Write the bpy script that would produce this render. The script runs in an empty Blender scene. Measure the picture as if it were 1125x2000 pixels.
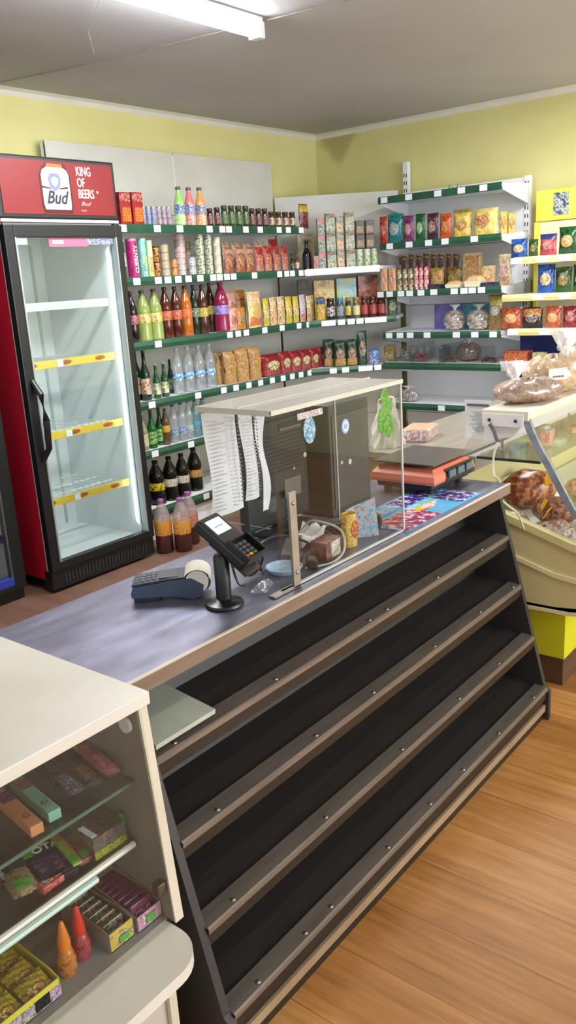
import bpy, bmesh, math, random
from mathutils import Vector, Matrix
random.seed(7)
PI = math.pi
SC = bpy.context.scene
COL = SC.collection

# ---------------------------------------------------------------- camera
FPX, PITCH, ROLL, YAW, CAMZ = 1624.79, -0.270493, -0.0622916, 0.684608, 1.4
fw = Vector((math.cos(YAW)*math.cos(PITCH), math.sin(YAW)*math.cos(PITCH), math.sin(PITCH)))
rt = Vector((math.sin(YAW), -math.cos(YAW), 0))
up = rt.cross(fw)
r2 = math.cos(ROLL)*rt + math.sin(ROLL)*up
u2 = -math.sin(ROLL)*rt + math.cos(ROLL)*up
cam = bpy.data.cameras.new('camera'); camo = bpy.data.objects.new('camera', cam); COL.objects.link(camo)
cam.sensor_fit = 'VERTICAL'; cam.sensor_height = 36; cam.sensor_width = 36; cam.lens = FPX/2000*36
cam.clip_start = .02
mw = Matrix.Identity(4)
for i in range(3):
    mw[i][0] = r2[i]; mw[i][1] = u2[i]; mw[i][2] = -fw[i]
mw[2][3] = CAMZ
camo.matrix_world = mw
SC.camera = camo

# ---------------------------------------------------------------- world, lamps, exposure
w = bpy.data.worlds.new('shop_world'); SC.world = w; w.use_nodes = True
w.node_tree.nodes['Background'].inputs[0].default_value = (.97, .98, 1.0, 1)
w.node_tree.nodes['Background'].inputs[1].default_value = 1.0
SC.view_settings.view_transform = 'Standard'; SC.view_settings.look = 'None'
SC.view_settings.exposure = 0.36; SC.view_settings.gamma = 1
def area(name, loc, rot, sx, sy, energy, color=(1, 1, 1)):
    l = bpy.data.lights.new(name, 'AREA'); l.shape = 'RECTANGLE'; l.size = sx; l.size_y = sy
    l.energy = energy; l.color = color
    o = bpy.data.objects.new(name, l); COL.objects.link(o); o.location = loc; o.rotation_euler = rot
    return o
area('tube_light', (2.3, 2.42, 2.33), (0, 0, 0), 1.5, .08, 34, (.97, .98, 1))
area('added_front_fill', (1.2, .0, 2.38), (0, 0, 0), 1.5, .12, 6, (1, .985, .96))  # weak fill added over the customer side, no lamp is seen here
area('added_right_fill', (4.0, 1.5, 2.38), (0, 0, 0), 1.5, .12, 40, (.97, .98, 1))  # unseen lamp added to brighten the right-wall shelving
area('added_side_fill', (3.0, -2.9, 1.45), (PI/2, 0, 0), 3.4, 1.9, 125, (.93, .97, 1))  # unseen panel added to throw cool daylight under the right-hand shelves

# ---------------------------------------------------------------- materials
_m = {}
def M(name, col=(.5, .5, .5), rough=.5, metal=0, spec=.5, emit=0):
    if name in _m: return _m[name]
    m = bpy.data.materials.new(name); m.use_nodes = True
    b = m.node_tree.nodes['Principled BSDF']
    b.inputs['Base Color'].default_value = (*col, 1); b.inputs['Roughness'].default_value = rough
    b.inputs['Metallic'].default_value = metal; b.inputs['Specular IOR Level'].default_value = spec
    if emit:
        b.inputs['Emission Color'].default_value = (*col, 1); b.inputs['Emission Strength'].default_value = emit
    _m[name] = m
    return m
def nodes_of(name, rough=.5, metal=0, spec=.5):
    m = M(name, (.5, .5, .5), rough, metal, spec)
    nt = m.node_tree
    return m, nt, nt.nodes, nt.links, nt.nodes['Principled BSDF']
def C(h):
    h = h.lstrip('#'); v = [int(h[i:i+2], 16)/255 for i in (0, 2, 4)]
    return tuple((x/12.92 if x <= .04045 else ((x+.055)/1.055)**2.4) for x in v)
def ramp(nt, stops, mode='LINEAR'):
    r = nt.nodes.new('ShaderNodeValToRGB'); e = r.color_ramp.elements; r.color_ramp.interpolation = mode
    while len(e) > 1: e.remove(e[0])
    e[0].position = stops[0][0]; e[0].color = (*stops[0][1], 1)
    for p, c in stops[1:]:
        x = e.new(p); x.color = (*c, 1)
    return r
def coords(nt, scale=(1, 1, 1), kind='Object', loc=(0, 0, 0), rot=(0, 0, 0)):
    t = nt.nodes.new('ShaderNodeTexCoord'); mp = nt.nodes.new('ShaderNodeMapping')
    mp.inputs['Scale'].default_value = scale; mp.inputs['Location'].default_value = loc; mp.inputs['Rotation'].default_value = rot
    nt.links.new(t.outputs[kind], mp.inputs[0]); return mp
def noise(nt, vec, scale, detail=3, rough=.5):
    n = nt.nodes.new('ShaderNodeTexNoise'); n.inputs['Scale'].default_value = scale
    n.inputs['Detail'].default_value = detail; n.inputs['Roughness'].default_value = rough
    nt.links.new(vec.outputs[0], n.inputs['Vector']); return n
def bump(nt, src, strength, dist, bsdf):
    b = nt.nodes.new('ShaderNodeBump'); b.inputs['Strength'].default_value = strength; b.inputs['Distance'].default_value = dist
    nt.links.new(src, b.inputs['Height']); nt.links.new(b.outputs[0], bsdf.inputs['Normal'])
def P(cols, scale=30, rough=.35, seed=0):
    """printed packaging: patches of a few flat inks"""
    key = 'print_' + '_'.join(cols) + f'_{scale}_{rough}'
    if key in _m: return _m[key]
    m, nt, N, Lk, b = nodes_of(key, rough)
    mp = coords(nt, (1, 1, 1), 'Object', (seed*.37, seed*.11, 0))
    n = noise(nt, mp, scale*1.7, 3, .62)
    k = len(cols)
    pos = [.42, .50, .565, .63, .68][:k] if k > 2 else [.49, .55]
    r = ramp(nt, [(p, C(c)) for p, c in zip(pos, cols)], 'LINEAR')
    Lk.new(n.outputs['Fac'], r.inputs[0]); Lk.new(r.outputs[0], b.inputs['Base Color'])
    return m
def glass(name, tint=(1, 1, 1), refl=.08, rough=.02, haze=0.0, hazecol=(.8, .8, .8), fr=.6):
    if name in _m: return _m[name]
    m = bpy.data.materials.new(name); m.use_nodes = True; nt = m.node_tree; N = nt.nodes; Lk = nt.links
    N.clear(); o = N.new('ShaderNodeOutputMaterial'); t = N.new('ShaderNodeBsdfTransparent'); t.inputs[0].default_value = (*tint, 1)
    g = N.new('ShaderNodeBsdfGlossy'); g.inputs['Roughness'].default_value = rough
    f = N.new('ShaderNodeLayerWeight'); f.inputs['Blend'].default_value = .12
    mu = N.new('ShaderNodeMath'); mu.operation = 'MULTIPLY_ADD'; mu.inputs[1].default_value = fr; mu.inputs[2].default_value = refl*.4
    Lk.new(f.outputs['Fresnel'], mu.inputs[0])
    mx = N.new('ShaderNodeMixShader'); Lk.new(mu.outputs[0], mx.inputs[0]); Lk.new(t.outputs[0], mx.inputs[1]); Lk.new(g.outputs[0], mx.inputs[2])
    out = mx
    if haze:
        d = N.new('ShaderNodeBsdfDiffuse'); d.inputs[0].default_value = (*hazecol, 1)
        m2 = N.new('ShaderNodeMixShader'); m2.inputs[0].default_value = haze
        Lk.new(mx.outputs[0], m2.inputs[1]); Lk.new(d.outputs[0], m2.inputs[2]); out = m2
    Lk.new(out.outputs[0], o.inputs[0]); _m[name] = m
    return m

# ---------------------------------------------------------------- mesh helpers
class MB:
    def __init__(s): s.b = bmesh.new()
    def box(s, x0, x1, y0, y1, z0, z1, bev=0):
        r = bmesh.ops.create_cube(s.b, size=1)
        for v in r['verts']:
            v.co = Vector(((x0+x1)/2+v.co.x*(x1-x0), (y0+y1)/2+v.co.y*(y1-y0), (z0+z1)/2+v.co.z*(z1-z0)))
        if bev:
            es = list({e for v in r['verts'] for e in v.link_edges})
            bmesh.ops.bevel(s.b, geom=es, offset=bev, segments=2, affect='EDGES', profile=.6)
        return s
    def lathe(s, prof, n=20, c=(0, 0, 0)):
        rings = []
        for r, z in prof:
            rings.append([s.b.verts.new((c[0]+r*math.cos(2*PI*i/n), c[1]+r*math.sin(2*PI*i/n), c[2]+z)) for i in range(n)])
        for a, b in zip(rings, rings[1:]):
            for i in range(n):
                s.b.faces.new((a[i], a[(i+1) % n], b[(i+1) % n], b[i]))
        s.b.faces.new(list(reversed(rings[0]))); s.b.faces.new(rings[-1])
        return s
    def tube(s, pts, r, n=8):
        pts = [Vector(p) for p in pts]; rings = []
        if len(pts) > 3 and not isinstance(r, (list, tuple)):      # smooth bends through the given points
            q = []
            for i in range(len(pts)-1):
                p0, p1, p2, p3 = pts[max(i-1, 0)], pts[i], pts[i+1], pts[min(i+2, len(pts)-1)]
                for k in range(5):
                    u = k/5; q.append(.5*((2*p1)+(p2-p0)*u+(2*p0-5*p1+4*p2-p3)*u*u+(3*p1-p0-3*p2+p3)*u**3))
            pts = q+[pts[-1]]
        for i, p in enumerate(pts):
            t = (pts[min(i+1, len(pts)-1)]-pts[max(i-1, 0)]).normalized()
            a = t.cross(Vector((0, 0, 1)))
            if a.length < .05: a = t.cross(Vector((0, 1, 0)))
            a.normalize(); b = t.cross(a)
            rr = r[i] if isinstance(r, (list, tuple)) else r
            rings.append([s.b.verts.new(p+a*rr*math.cos(2*PI*k/n)+b*rr*math.sin(2*PI*k/n)) for k in range(n)])
        for a, b in zip(rings, rings[1:]):
            for i in range(n): s.b.faces.new((a[i], a[(i+1) % n], b[(i+1) % n], b[i]))
        s.b.faces.new(list(reversed(rings[0]))); s.b.faces.new(rings[-1])
        return s
    def poly(s, pts, vec):
        """extrude a planar outline (list of points) by vec"""
        vec = Vector(vec); a = [s.b.verts.new(p) for p in pts]; b = [s.b.verts.new(Vector(p)+vec) for p in pts]
        s.b.faces.new(a); s.b.faces.new(list(reversed(b)))
        k = len(a)
        for i in range(k): s.b.faces.new((a[(i+1) % k], a[i], b[i], b[(i+1) % k]))
        return s
    def grid(s, f, nu, nv, closed_u=False):
        vs = [[s.b.verts.new(f(i/nu, j/nv)) for j in range(nv+1)] for i in range(nu if closed_u else nu+1)]
        k = len(vs)
        for i in range(nu):
            for j in range(nv):
                s.b.faces.new((vs[i][j], vs[(i+1) % k][j], vs[(i+1) % k][j+1], vs[i][j+1]))
        return s
    def ball(s, c, r, sx=1, sy=1, sz=1, jit=0, sub=2):
        q = bmesh.ops.create_icosphere(s.b, subdivisions=sub, radius=1)
        for v in q['verts']:
            k = r*(1+random.uniform(-jit, jit))
            v.co = Vector((c[0]+v.co.x*k*sx, c[1]+v.co.y*k*sy, c[2]+v.co.z*k*sz))
        return s
    def move(s, m):
        bmesh.ops.transform(s.b, matrix=m, verts=s.b.verts); return s
    def build(s, name, mat, parent=None, smooth=False, loc=None, rot=None, kind=None, label=None):
        bmesh.ops.recalc_face_normals(s.b, faces=s.b.faces)
        me = bpy.data.meshes.new(name); s.b.to_mesh(me); s.b.free()
        me.materials.append(mat)
        if smooth:
            for p in me.polygons: p.use_smooth = True
            try: me.set_sharp_from_angle(angle=math.radians(40))
            except Exception: pass
        o = bpy.data.objects.new(name, me); COL.objects.link(o)
        if parent: o.parent = parent
        if loc: o.location = loc
        if rot: o.rotation_euler = rot
        if kind: o['kind'] = kind
        if label: o['label'] = label
        return o
def tag(o, label, cat, group=None):
    o['label'] = label; o['category'] = cat
    if group: o['group'] = group
    return o
def thing(name, label, cat, loc=(0, 0, 0), rot=0, group=None):
    o = bpy.data.objects.new(name, None); COL.objects.link(o); o.empty_display_size = .05
    o.location = loc; o.rotation_euler = (0, 0, rot) if not isinstance(rot, tuple) else rot
    return tag(o, label, cat, group)
def dup(src, loc, rot, scale=(1, 1, 1)):
    r = src.copy(); COL.objects.link(r); r.location = loc; r.rotation_euler = (0, 0, rot); r.scale = scale
    for ch in src.children:
        c = ch.copy(); COL.objects.link(c); c.parent = r
        for g in ch.children:
            d = g.copy(); COL.objects.link(d); d.parent = c
    return r
def box(name, x0, x1, y0, y1, z0, z1, mat, parent=None, bev=0, **k):
    return MB().box(x0, x1, y0, y1, z0, z1, bev).build(name, mat, parent, **k)
def text(body, size, mat, parent, loc, rot=(PI/2, 0, 0), name='lettering', sx=1, shear=0, align='LEFT', ext=.0004, bold=0):
    cu = bpy.data.curves.new('t', 'FONT'); cu.body = body; cu.size = size; cu.extrude = ext; cu.shear = shear
    cu.align_x = align; cu.align_y = 'CENTER'; cu.offset = bold; cu.resolution_u = 3
    t = bpy.data.objects.new('t', cu); COL.objects.link(t)
    dg = bpy.context.evaluated_depsgraph_get(); me = bpy.data.meshes.new_from_object(t.evaluated_get(dg))
    bpy.data.objects.remove(t); bpy.data.curves.remove(cu)
    me.materials.clear(); me.materials.append(mat)
    o = bpy.data.objects.new(name, me); COL.objects.link(o)
    if parent: o.parent = parent
    o.location = loc; o.rotation_euler = rot; o.scale = (sx, 1, 1)
    return o

# where each article stands: shelf, kind, x, y, z, turn, width, depth, height, place in its stack, stack size
ITEMS = [
 ('left1', 'juice_box', 3.134, 3.553, 1.733, 0.0, 0.075, 0.045, 0.1658, 0, 1),
 ('left1', 'juice_box', 3.22, 3.552, 1.733, 0.0, 0.074, 0.044, 0.1683, 0, 1),
 ('left1', 'blue_tin', 3.265, 3.543, 1.733, 0.0, 0.027, 0.027, 0.0994, 0, 1),
 ('left1', 'blue_tin', 3.303, 3.543, 1.733, 0.0, 0.027, 0.027, 0.1001, 0, 1),
 ('left1', 'blue_tin', 3.34, 3.544, 1.733, 0.0, 0.027, 0.027, 0.1007, 0, 1),
 ('left1', 'white_tin', 3.382, 3.543, 1.733, 0.0, 0.026, 0.026, 0.1013, 0, 1),
 ('left1', 'white_tin', 3.418, 3.543, 1.733, 0.0, 0.026, 0.026, 0.102, 0, 1),
 ('left1', 'white_tin', 3.456, 3.543, 1.733, 0.0, 0.026, 0.026, 0.1026, 0, 1),
 ('left1', 'green_juice', 3.561, 3.561, 1.733, 0.0, 0.061, 0.061, 0.2132, 0, 1),
 ('left1', 'pink_juice', 3.642, 3.56, 1.733, 0.0, 0.059, 0.059, 0.2132, 0, 1),
 ('left1', 'orange_juice', 3.731, 3.56, 1.733, 0.0, 0.06, 0.06, 0.2161, 0, 1),
 ('left1', 'jam_jar', 3.793, 3.548, 1.733, 0.0, 0.036, 0.036, 0.1026, 0, 1),
 ('left1', 'jam_jar', 3.855, 3.548, 1.733, 0.0, 0.037, 0.037, 0.1093, 0, 1),
 ('left1', 'pickle_jar', 3.921, 3.55, 1.733, 0.0, 0.04, 0.04, 0.1219, 0, 1),
 ('left1', 'pickle_jar', 3.985, 3.55, 1.733, 0.0, 0.041, 0.041, 0.1231, 0, 1),
 ('left1', 'pickle_jar', 4.051, 3.55, 1.733, 0.0, 0.041, 0.041, 0.1243, 0, 1),
 ('left1', 'pickle_jar', 4.118, 3.551, 1.733, 0.0, 0.041, 0.041, 0.1255, 0, 1),
 ('left1', 'jam_jar', 4.174, 3.549, 1.733, 0.0, 0.038, 0.038, 0.1115, 0, 1),
 ('left1', 'jam_jar', 4.236, 3.549, 1.733, 0.0, 0.039, 0.039, 0.1125, 0, 1),
 ('left1', 'jam_jar', 4.299, 3.55, 1.733, 0.0, 0.039, 0.039, 0.1136, 0, 1),
 ('left1', 'paste_jar', 4.366, 3.551, 1.733, 0.0, 0.041, 0.041, 0.0961, 0, 1),
 ('left1', 'paste_jar', 4.437, 3.551, 1.733, 0.0, 0.042, 0.042, 0.0971, 0, 1),
 ('left1', 'paste_jar', 4.509, 3.551, 1.733, 0.0, 0.042, 0.042, 0.0981, 0, 1),
 ('left1', 'paste_jar', 4.582, 3.551, 1.733, 0.0, 0.042, 0.042, 0.0991, 0, 1),
 ('left1', 'seasoning_pouch', 4.713, 3.553, 1.733, 0.0, 0.11, 0.046, 0.1557, 0, 1),
 ('left2', 'green_tube', 3.09, 3.545, 1.463, 0.0, 0.03, 0.03, 0.1983, 0, 1),
 ('left2', 'magenta_tube', 3.168, 3.559, 1.463, 0.0, 0.058, 0.058, 0.2038, 0, 1),
 ('left2', 'teal_tube', 3.239, 3.553, 1.463, 0.0, 0.045, 0.045, 0.206, 0, 1),
 ('left2', 'lemon_tube', 3.286, 3.547, 1.463, 0.0, 0.034, 0.034, 0.1941, 0, 1),
 ('left2', 'orange_pot', 3.335, 3.549, 1.463, 0.0, 0.037, 0.037, 0.0817, 0, 2),
 ('left2', 'orange_pot', 3.335, 3.549, 1.5447, 0.0, 0.037, 0.037, 0.0817, 1, 2),
 ('left2', 'beige_tin', 3.404, 3.555, 1.463, 0.0, 0.049, 0.049, 0.0434, 0, 4),
 ('left2', 'beige_tin', 3.404, 3.555, 1.5064, 0.0, 0.049, 0.049, 0.0434, 1, 4),
 ('left2', 'beige_tin', 3.404, 3.555, 1.5497, 0.0, 0.049, 0.049, 0.0434, 2, 4),
 ('left2', 'beige_tin', 3.404, 3.555, 1.5931, 0.0, 0.049, 0.049, 0.0434, 3, 4),
 ('left2', 'orange_tin', 3.467, 3.548, 1.463, 0.0, 0.035, 0.035, 0.0475, 0, 2),
 ('left2', 'orange_tin', 3.467, 3.548, 1.5105, 0.0, 0.035, 0.035, 0.0475, 1, 2),
 ('left2', 'pink_tin', 3.584, 3.611, 1.463, 0.0, 0.063, 0.063, 0.0333, 0, 7),
 ('left2', 'pink_tin', 3.584, 3.611, 1.4963, 0.0, 0.063, 0.063, 0.0333, 1, 7),
 ('left2', 'pink_tin', 3.584, 3.611, 1.5296, 0.0, 0.063, 0.063, 0.0333, 2, 7),
 ('left2', 'pink_tin', 3.584, 3.611, 1.5629, 0.0, 0.063, 0.063, 0.0333, 3, 7),
 ('left2', 'pink_tin', 3.584, 3.611, 1.5963, 0.0, 0.063, 0.063, 0.0333, 4, 7),
 ('left2', 'pink_tin', 3.584, 3.611, 1.6296, 0.0, 0.063, 0.063, 0.0333, 5, 7),
 ('left2', 'pink_tin', 3.584, 3.611, 1.6629, 0.0, 0.063, 0.063, 0.0333, 6, 7),
 ('left2', 'beige_tin', 3.695, 3.661, 1.463, 0.0, 0.043, 0.043, 0.0385, 0, 5),
 ('left2', 'beige_tin', 3.695, 3.661, 1.5015, 0.0, 0.043, 0.043, 0.0385, 1, 5),
 ('left2', 'beige_tin', 3.695, 3.661, 1.54, 0.0, 0.043, 0.043, 0.0385, 2, 5),
 ('left2', 'beige_tin', 3.695, 3.661, 1.5785, 0.0, 0.043, 0.043, 0.0385, 3, 5),
 ('left2', 'beige_tin', 3.695, 3.661, 1.6171, 0.0, 0.043, 0.043, 0.0385, 4, 5),
 ('left2', 'milk_tin', 3.615, 3.551, 1.463, 0.0, 0.042, 0.042, 0.0514, 0, 2),
 ('left2', 'milk_tin', 3.615, 3.551, 1.5144, 0.0, 0.042, 0.042, 0.0514, 1, 2),
 ('left2', 'cow_tin', 3.688, 3.556, 1.463, 0.0, 0.051, 0.051, 0.0567, 0, 4),
 ('left2', 'cow_tin', 3.688, 3.556, 1.5197, 0.0, 0.051, 0.051, 0.0567, 1, 4),
 ('left2', 'cow_tin', 3.688, 3.556, 1.5764, 0.0, 0.051, 0.051, 0.0567, 2, 4),
 ('left2', 'cow_tin', 3.688, 3.556, 1.633, 0.0, 0.051, 0.051, 0.0567, 3, 4),
 ('left2', 'cow_tin', 3.759, 3.553, 1.463, 0.0, 0.046, 0.046, 0.0566, 0, 4),
 ('left2', 'cow_tin', 3.759, 3.553, 1.5196, 0.0, 0.046, 0.046, 0.0566, 1, 4),
 ('left2', 'cow_tin', 3.759, 3.553, 1.5761, 0.0, 0.046, 0.046, 0.0566, 2, 4),
 ('left2', 'cow_tin', 3.759, 3.553, 1.6327, 0.0, 0.046, 0.046, 0.0566, 3, 4),
 ('left2', 'yoghurt_pot', 3.834, 3.553, 1.463, 0.0, 0.046, 0.046, 0.0528, 0, 4),
 ('left2', 'yoghurt_pot', 3.834, 3.553, 1.5158, 0.0, 0.046, 0.046, 0.0528, 1, 4),
 ('left2', 'yoghurt_pot', 3.834, 3.553, 1.5687, 0.0, 0.046, 0.046, 0.0528, 2, 4),
 ('left2', 'yoghurt_pot', 3.834, 3.553, 1.6215, 0.0, 0.046, 0.046, 0.0528, 3, 4),
 ('left2', 'sauce_pouch', 3.927, 3.546, 1.463, 0.0, 0.075, 0.032, 0.1551, 0, 1),
 ('left2', 'sauce_pouch', 4.033, 3.547, 1.463, 0.0, 0.081, 0.034, 0.1575, 0, 1),
 ('left2', 'sauce_pouch', 4.123, 3.546, 1.463, 0.0, 0.075, 0.031, 0.1534, 0, 1),
 ('left2', 'ketchup_pouch', 4.213, 3.546, 1.463, 0.0, 0.076, 0.032, 0.1554, 0, 1),
 ('left2', 'ketchup_pouch', 4.299, 3.545, 1.463, 0.0, 0.073, 0.031, 0.1572, 0, 1),
 ('left2', 'ketchup_pouch', 4.387, 3.545, 1.463, 0.0, 0.07, 0.03, 0.1591, 0, 1),
 ('left2', 'ketchup_pouch', 4.471, 3.544, 1.463, 0.0, 0.067, 0.028, 0.1546, 0, 1),
 ('left2', 'mayo_pouch', 4.032, 3.656, 1.463, 0.0, 0.077, 0.032, 0.19, 0, 1),
 ('left2', 'mayo_pouch', 4.124, 3.657, 1.463, 0.0, 0.079, 0.033, 0.1924, 0, 1),
 ('left2', 'mayo_pouch', 4.234, 3.657, 1.463, 0.0, 0.081, 0.034, 0.1891, 0, 1),
 ('left2', 'mayo_pouch', 4.359, 3.659, 1.463, 0.0, 0.088, 0.037, 0.1988, 0, 1),
 ('left2', 'ketchup_pouch_b', 4.502, 3.658, 1.463, 0.0, 0.087, 0.036, 0.2091, 0, 1),
 ('left2', 'soy_bottle', 4.55, 3.544, 1.463, 0.0, 0.027, 0.027, 0.1109, 0, 1),
 ('left2', 'pale_bottle', 4.603, 3.546, 1.463, 0.0, 0.031, 0.031, 0.1183, 0, 1),
 ('left2', 'soy_bottle_big', 4.736, 3.561, 1.463, 0.0, 0.063, 0.063, 0.1935, 0, 1),
 ('left3', 'cola_bottle', 3.126, 3.562, 1.124, 0.0, 0.064, 0.064, 0.2727, 0, 1),
 ('left3', 'lime_bottle', 3.215, 3.569, 1.124, 0.0, 0.079, 0.079, 0.2741, 0, 1),
 ('left3', 'lime_bottle', 3.304, 3.57, 1.124, 0.0, 0.08, 0.08, 0.2779, 0, 1),
 ('left3', 'amber_bottle', 3.383, 3.565, 1.124, 0.0, 0.07, 0.07, 0.2839, 0, 1),
 ('left3', 'amber_bottle', 3.463, 3.564, 1.124, 0.0, 0.068, 0.068, 0.2844, 0, 1),
 ('left3', 'orange_bottle', 3.544, 3.566, 1.124, 0.0, 0.072, 0.072, 0.2851, 0, 1),
 ('left3', 'green_soda', 3.638, 3.588, 1.124, 0.0, 0.055, 0.055, 0.287, 0, 1),
 ('left3', 'tea_bottle', 3.681, 3.561, 1.124, 0.0, 0.063, 0.063, 0.2849, 0, 1),
 ('left3', 'tea_bottle', 3.84, 3.649, 1.124, 0.0, 0.057, 0.057, 0.2945, 0, 1),
 ('left3', 'magenta_bottle', 3.858, 3.575, 1.124, 0.0, 0.091, 0.091, 0.2927, 0, 1),
 ('left3', 'pink_snack', 3.919, 3.546, 1.124, 0.0, 0.077, 0.032, 0.1299, 0, 1),
 ('left3', 'orange_snack', 4.002, 3.547, 1.124, 0.0, 0.083, 0.035, 0.1314, 0, 1),
 ('left3', 'pink_snack_b', 4.03, 3.648, 1.124, 0.0, 0.087, 0.037, 0.2464, 0, 1),
 ('left3', 'orange_snack_b', 4.123, 3.648, 1.124, 0.0, 0.085, 0.036, 0.2432, 0, 1),
 ('left3', 'big_snack', 4.15, 3.56, 1.124, 0.0, 0.144, 0.06, 0.2165, 0, 1),
 ('left3', 'yellow_snack', 4.245, 3.543, 1.124, 0.0, 0.06, 0.025, 0.1742, 0, 1),
 ('left3', 'cream_snack', 4.32, 3.544, 1.124, 0.0, 0.066, 0.028, 0.1824, 0, 1),
 ('left3', 'cream_snack', 4.402, 3.545, 1.124, 0.0, 0.072, 0.03, 0.1845, 0, 1),
 ('left3', 'yellow_snack', 4.483, 3.544, 1.124, 0.0, 0.069, 0.029, 0.1765, 0, 1),
 ('left3', 'yellow_snack', 4.56, 3.544, 1.124, 0.0, 0.065, 0.027, 0.1749, 0, 1),
 ('left3', 'white_snack', 4.636, 3.545, 1.124, 0.0, 0.071, 0.03, 0.1767, 0, 1),
 ('left3', 'cream_snack', 4.726, 3.546, 1.124, 0.0, 0.078, 0.033, 0.1719, 0, 1),
 ('left4', 'tall_green_bottle', 3.159, 3.618, 0.8, 0.0, 0.055, 0.055, 0.2922, 0, 1),
 ('left4', 'tall_green_bottle', 3.169, 3.557, 0.8, 0.0, 0.055, 0.055, 0.2792, 0, 1),
 ('left4', 'small_green_bottle', 3.243, 3.55, 0.8, 0.0, 0.041, 0.041, 0.1967, 0, 1),
 ('left4', 'small_green_bottle', 3.308, 3.552, 0.8, 0.0, 0.044, 0.044, 0.1987, 0, 1),
 ('left4', 'dark_green_bottle', 3.44, 3.638, 0.8, 0.0, 0.037, 0.037, 0.1987, 0, 1),
 ('left4', 'water_bottle', 3.428, 3.562, 0.8, 0.0, 0.063, 0.063, 0.2669, 0, 1),
 ('left4', 'water_bottle', 3.517, 3.562, 0.8, 0.0, 0.064, 0.064, 0.2659, 0, 1),
 ('left4', 'water_bottle', 3.609, 3.562, 0.8, 0.0, 0.065, 0.065, 0.2649, 0, 1),
 ('left4', 'water_bottle', 3.703, 3.563, 0.8, 0.0, 0.066, 0.066, 0.2639, 0, 1),
 ('left4', 'bread_pack', 3.848, 3.625, 0.8, 0.0, 0.072, 0.05, 0.1974, 0, 1),
 ('left4', 'bread_pack', 3.876, 3.564, 0.8, 0.0, 0.096, 0.067, 0.2031, 0, 1),
 ('left4', 'bread_pack', 3.991, 3.566, 0.8, 0.0, 0.103, 0.072, 0.2127, 0, 1),
 ('left4', 'bread_pack', 4.116, 3.566, 0.8, 0.0, 0.101, 0.071, 0.2097, 0, 1),
 ('left4', 'red_pack', 4.28, 3.566, 0.8, 0.0, 0.17, 0.072, 0.1445, 0, 1),
 ('left4', 'red_pack', 4.418, 3.555, 0.8, 0.0, 0.118, 0.05, 0.1435, 0, 1),
 ('left4', 'red_pack', 4.529, 3.553, 0.8, 0.0, 0.111, 0.047, 0.142, 0, 1),
 ('left4', 'red_pack', 4.639, 3.553, 0.8, 0.0, 0.109, 0.046, 0.1405, 0, 1),
 ('left4', 'red_pack', 4.744, 3.551, 0.8, 0.0, 0.101, 0.042, 0.1388, 0, 1),
 ('left4', 'red_pack', 4.846, 3.549, 0.8, 0.0, 0.092, 0.039, 0.1369, 0, 1),
 ('left5', 'cream_bottle', 3.111, 3.554, 0.525, 0.0, 0.049, 0.049, 0.2106, 0, 1),
 ('left5', 'green_glass', 3.176, 3.556, 0.525, 0.0, 0.053, 0.053, 0.2185, 0, 1),
 ('left5', 'green_glass', 3.268, 3.587, 0.525, 0.0, 0.054, 0.054, 0.2164, 0, 1),
 ('left5', 'yellow_label_bottle', 3.284, 3.553, 0.525, 0.0, 0.047, 0.047, 0.2101, 0, 1),
 ('left5', 'blue_water', 3.351, 3.557, 0.525, 0.0, 0.054, 0.054, 0.2241, 0, 1),
 ('left5', 'blue_water', 3.42, 3.559, 0.525, 0.0, 0.059, 0.059, 0.2264, 0, 1),
 ('left5', 'plain_water', 3.477, 3.556, 0.525, 0.0, 0.052, 0.052, 0.2281, 0, 1),
 ('left5', 'teal_water', 3.538, 3.56, 0.525, 0.0, 0.06, 0.06, 0.2271, 0, 1),
 ('left5', 'teal_water', 3.608, 3.564, 0.525, 0.0, 0.068, 0.068, 0.2263, 0, 1),
 ('left6', 'keg_yellow', 3.191, 3.578, 0.188, 0.0, 0.096, 0.096, 0.2583, 0, 1),
 ('left6', 'keg_white', 3.295, 3.574, 0.188, 0.0, 0.088, 0.088, 0.2619, 0, 1),
 ('left6', 'keg_white', 3.396, 3.573, 0.188, 0.0, 0.086, 0.086, 0.2593, 0, 1),
 ('left6', 'keg_tan', 3.535, 3.606, 0.188, 0.0, 0.092, 0.092, 0.2651, 0, 1),
 ('c1', 'red_box', 4.719, 3.474, 1.463, -0.744, 0.035, 0.035, 0.0862, 0, 1),
 ('c1', 'pink_box', 4.754, 3.45, 1.463, -0.744, 0.048, 0.048, 0.1083, 0, 3),
 ('c1', 'pink_box', 4.754, 3.45, 1.5713, -0.744, 0.048, 0.048, 0.1083, 1, 3),
 ('c1', 'pink_box', 4.754, 3.45, 1.6795, -0.744, 0.048, 0.048, 0.1083, 2, 3),
 ('c1', 'green_box', 4.807, 3.41, 1.463, -0.744, 0.061, 0.061, 0.1182, 0, 3),
 ('c1', 'green_box', 4.807, 3.41, 1.5812, -0.744, 0.061, 0.061, 0.1182, 1, 3),
 ('c1', 'green_box', 4.807, 3.41, 1.6995, -0.744, 0.061, 0.061, 0.1182, 2, 3),
 ('c1', 'cream_box', 4.849, 3.365, 1.463, -0.744, 0.051, 0.051, 0.1097, 0, 3),
 ('c1', 'cream_box', 4.849, 3.365, 1.5727, -0.744, 0.051, 0.051, 0.1097, 1, 3),
 ('c1', 'cream_box', 4.849, 3.365, 1.6823, -0.744, 0.051, 0.051, 0.1097, 2, 3),
 ('c1', 'green_box', 4.903, 3.321, 1.463, -0.744, 0.06, 0.06, 0.1186, 0, 3),
 ('c1', 'green_box', 4.903, 3.321, 1.5816, -0.744, 0.06, 0.06, 0.1186, 1, 3),
 ('c1', 'green_box', 4.903, 3.321, 1.7001, -0.744, 0.06, 0.06, 0.1186, 2, 3),
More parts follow.
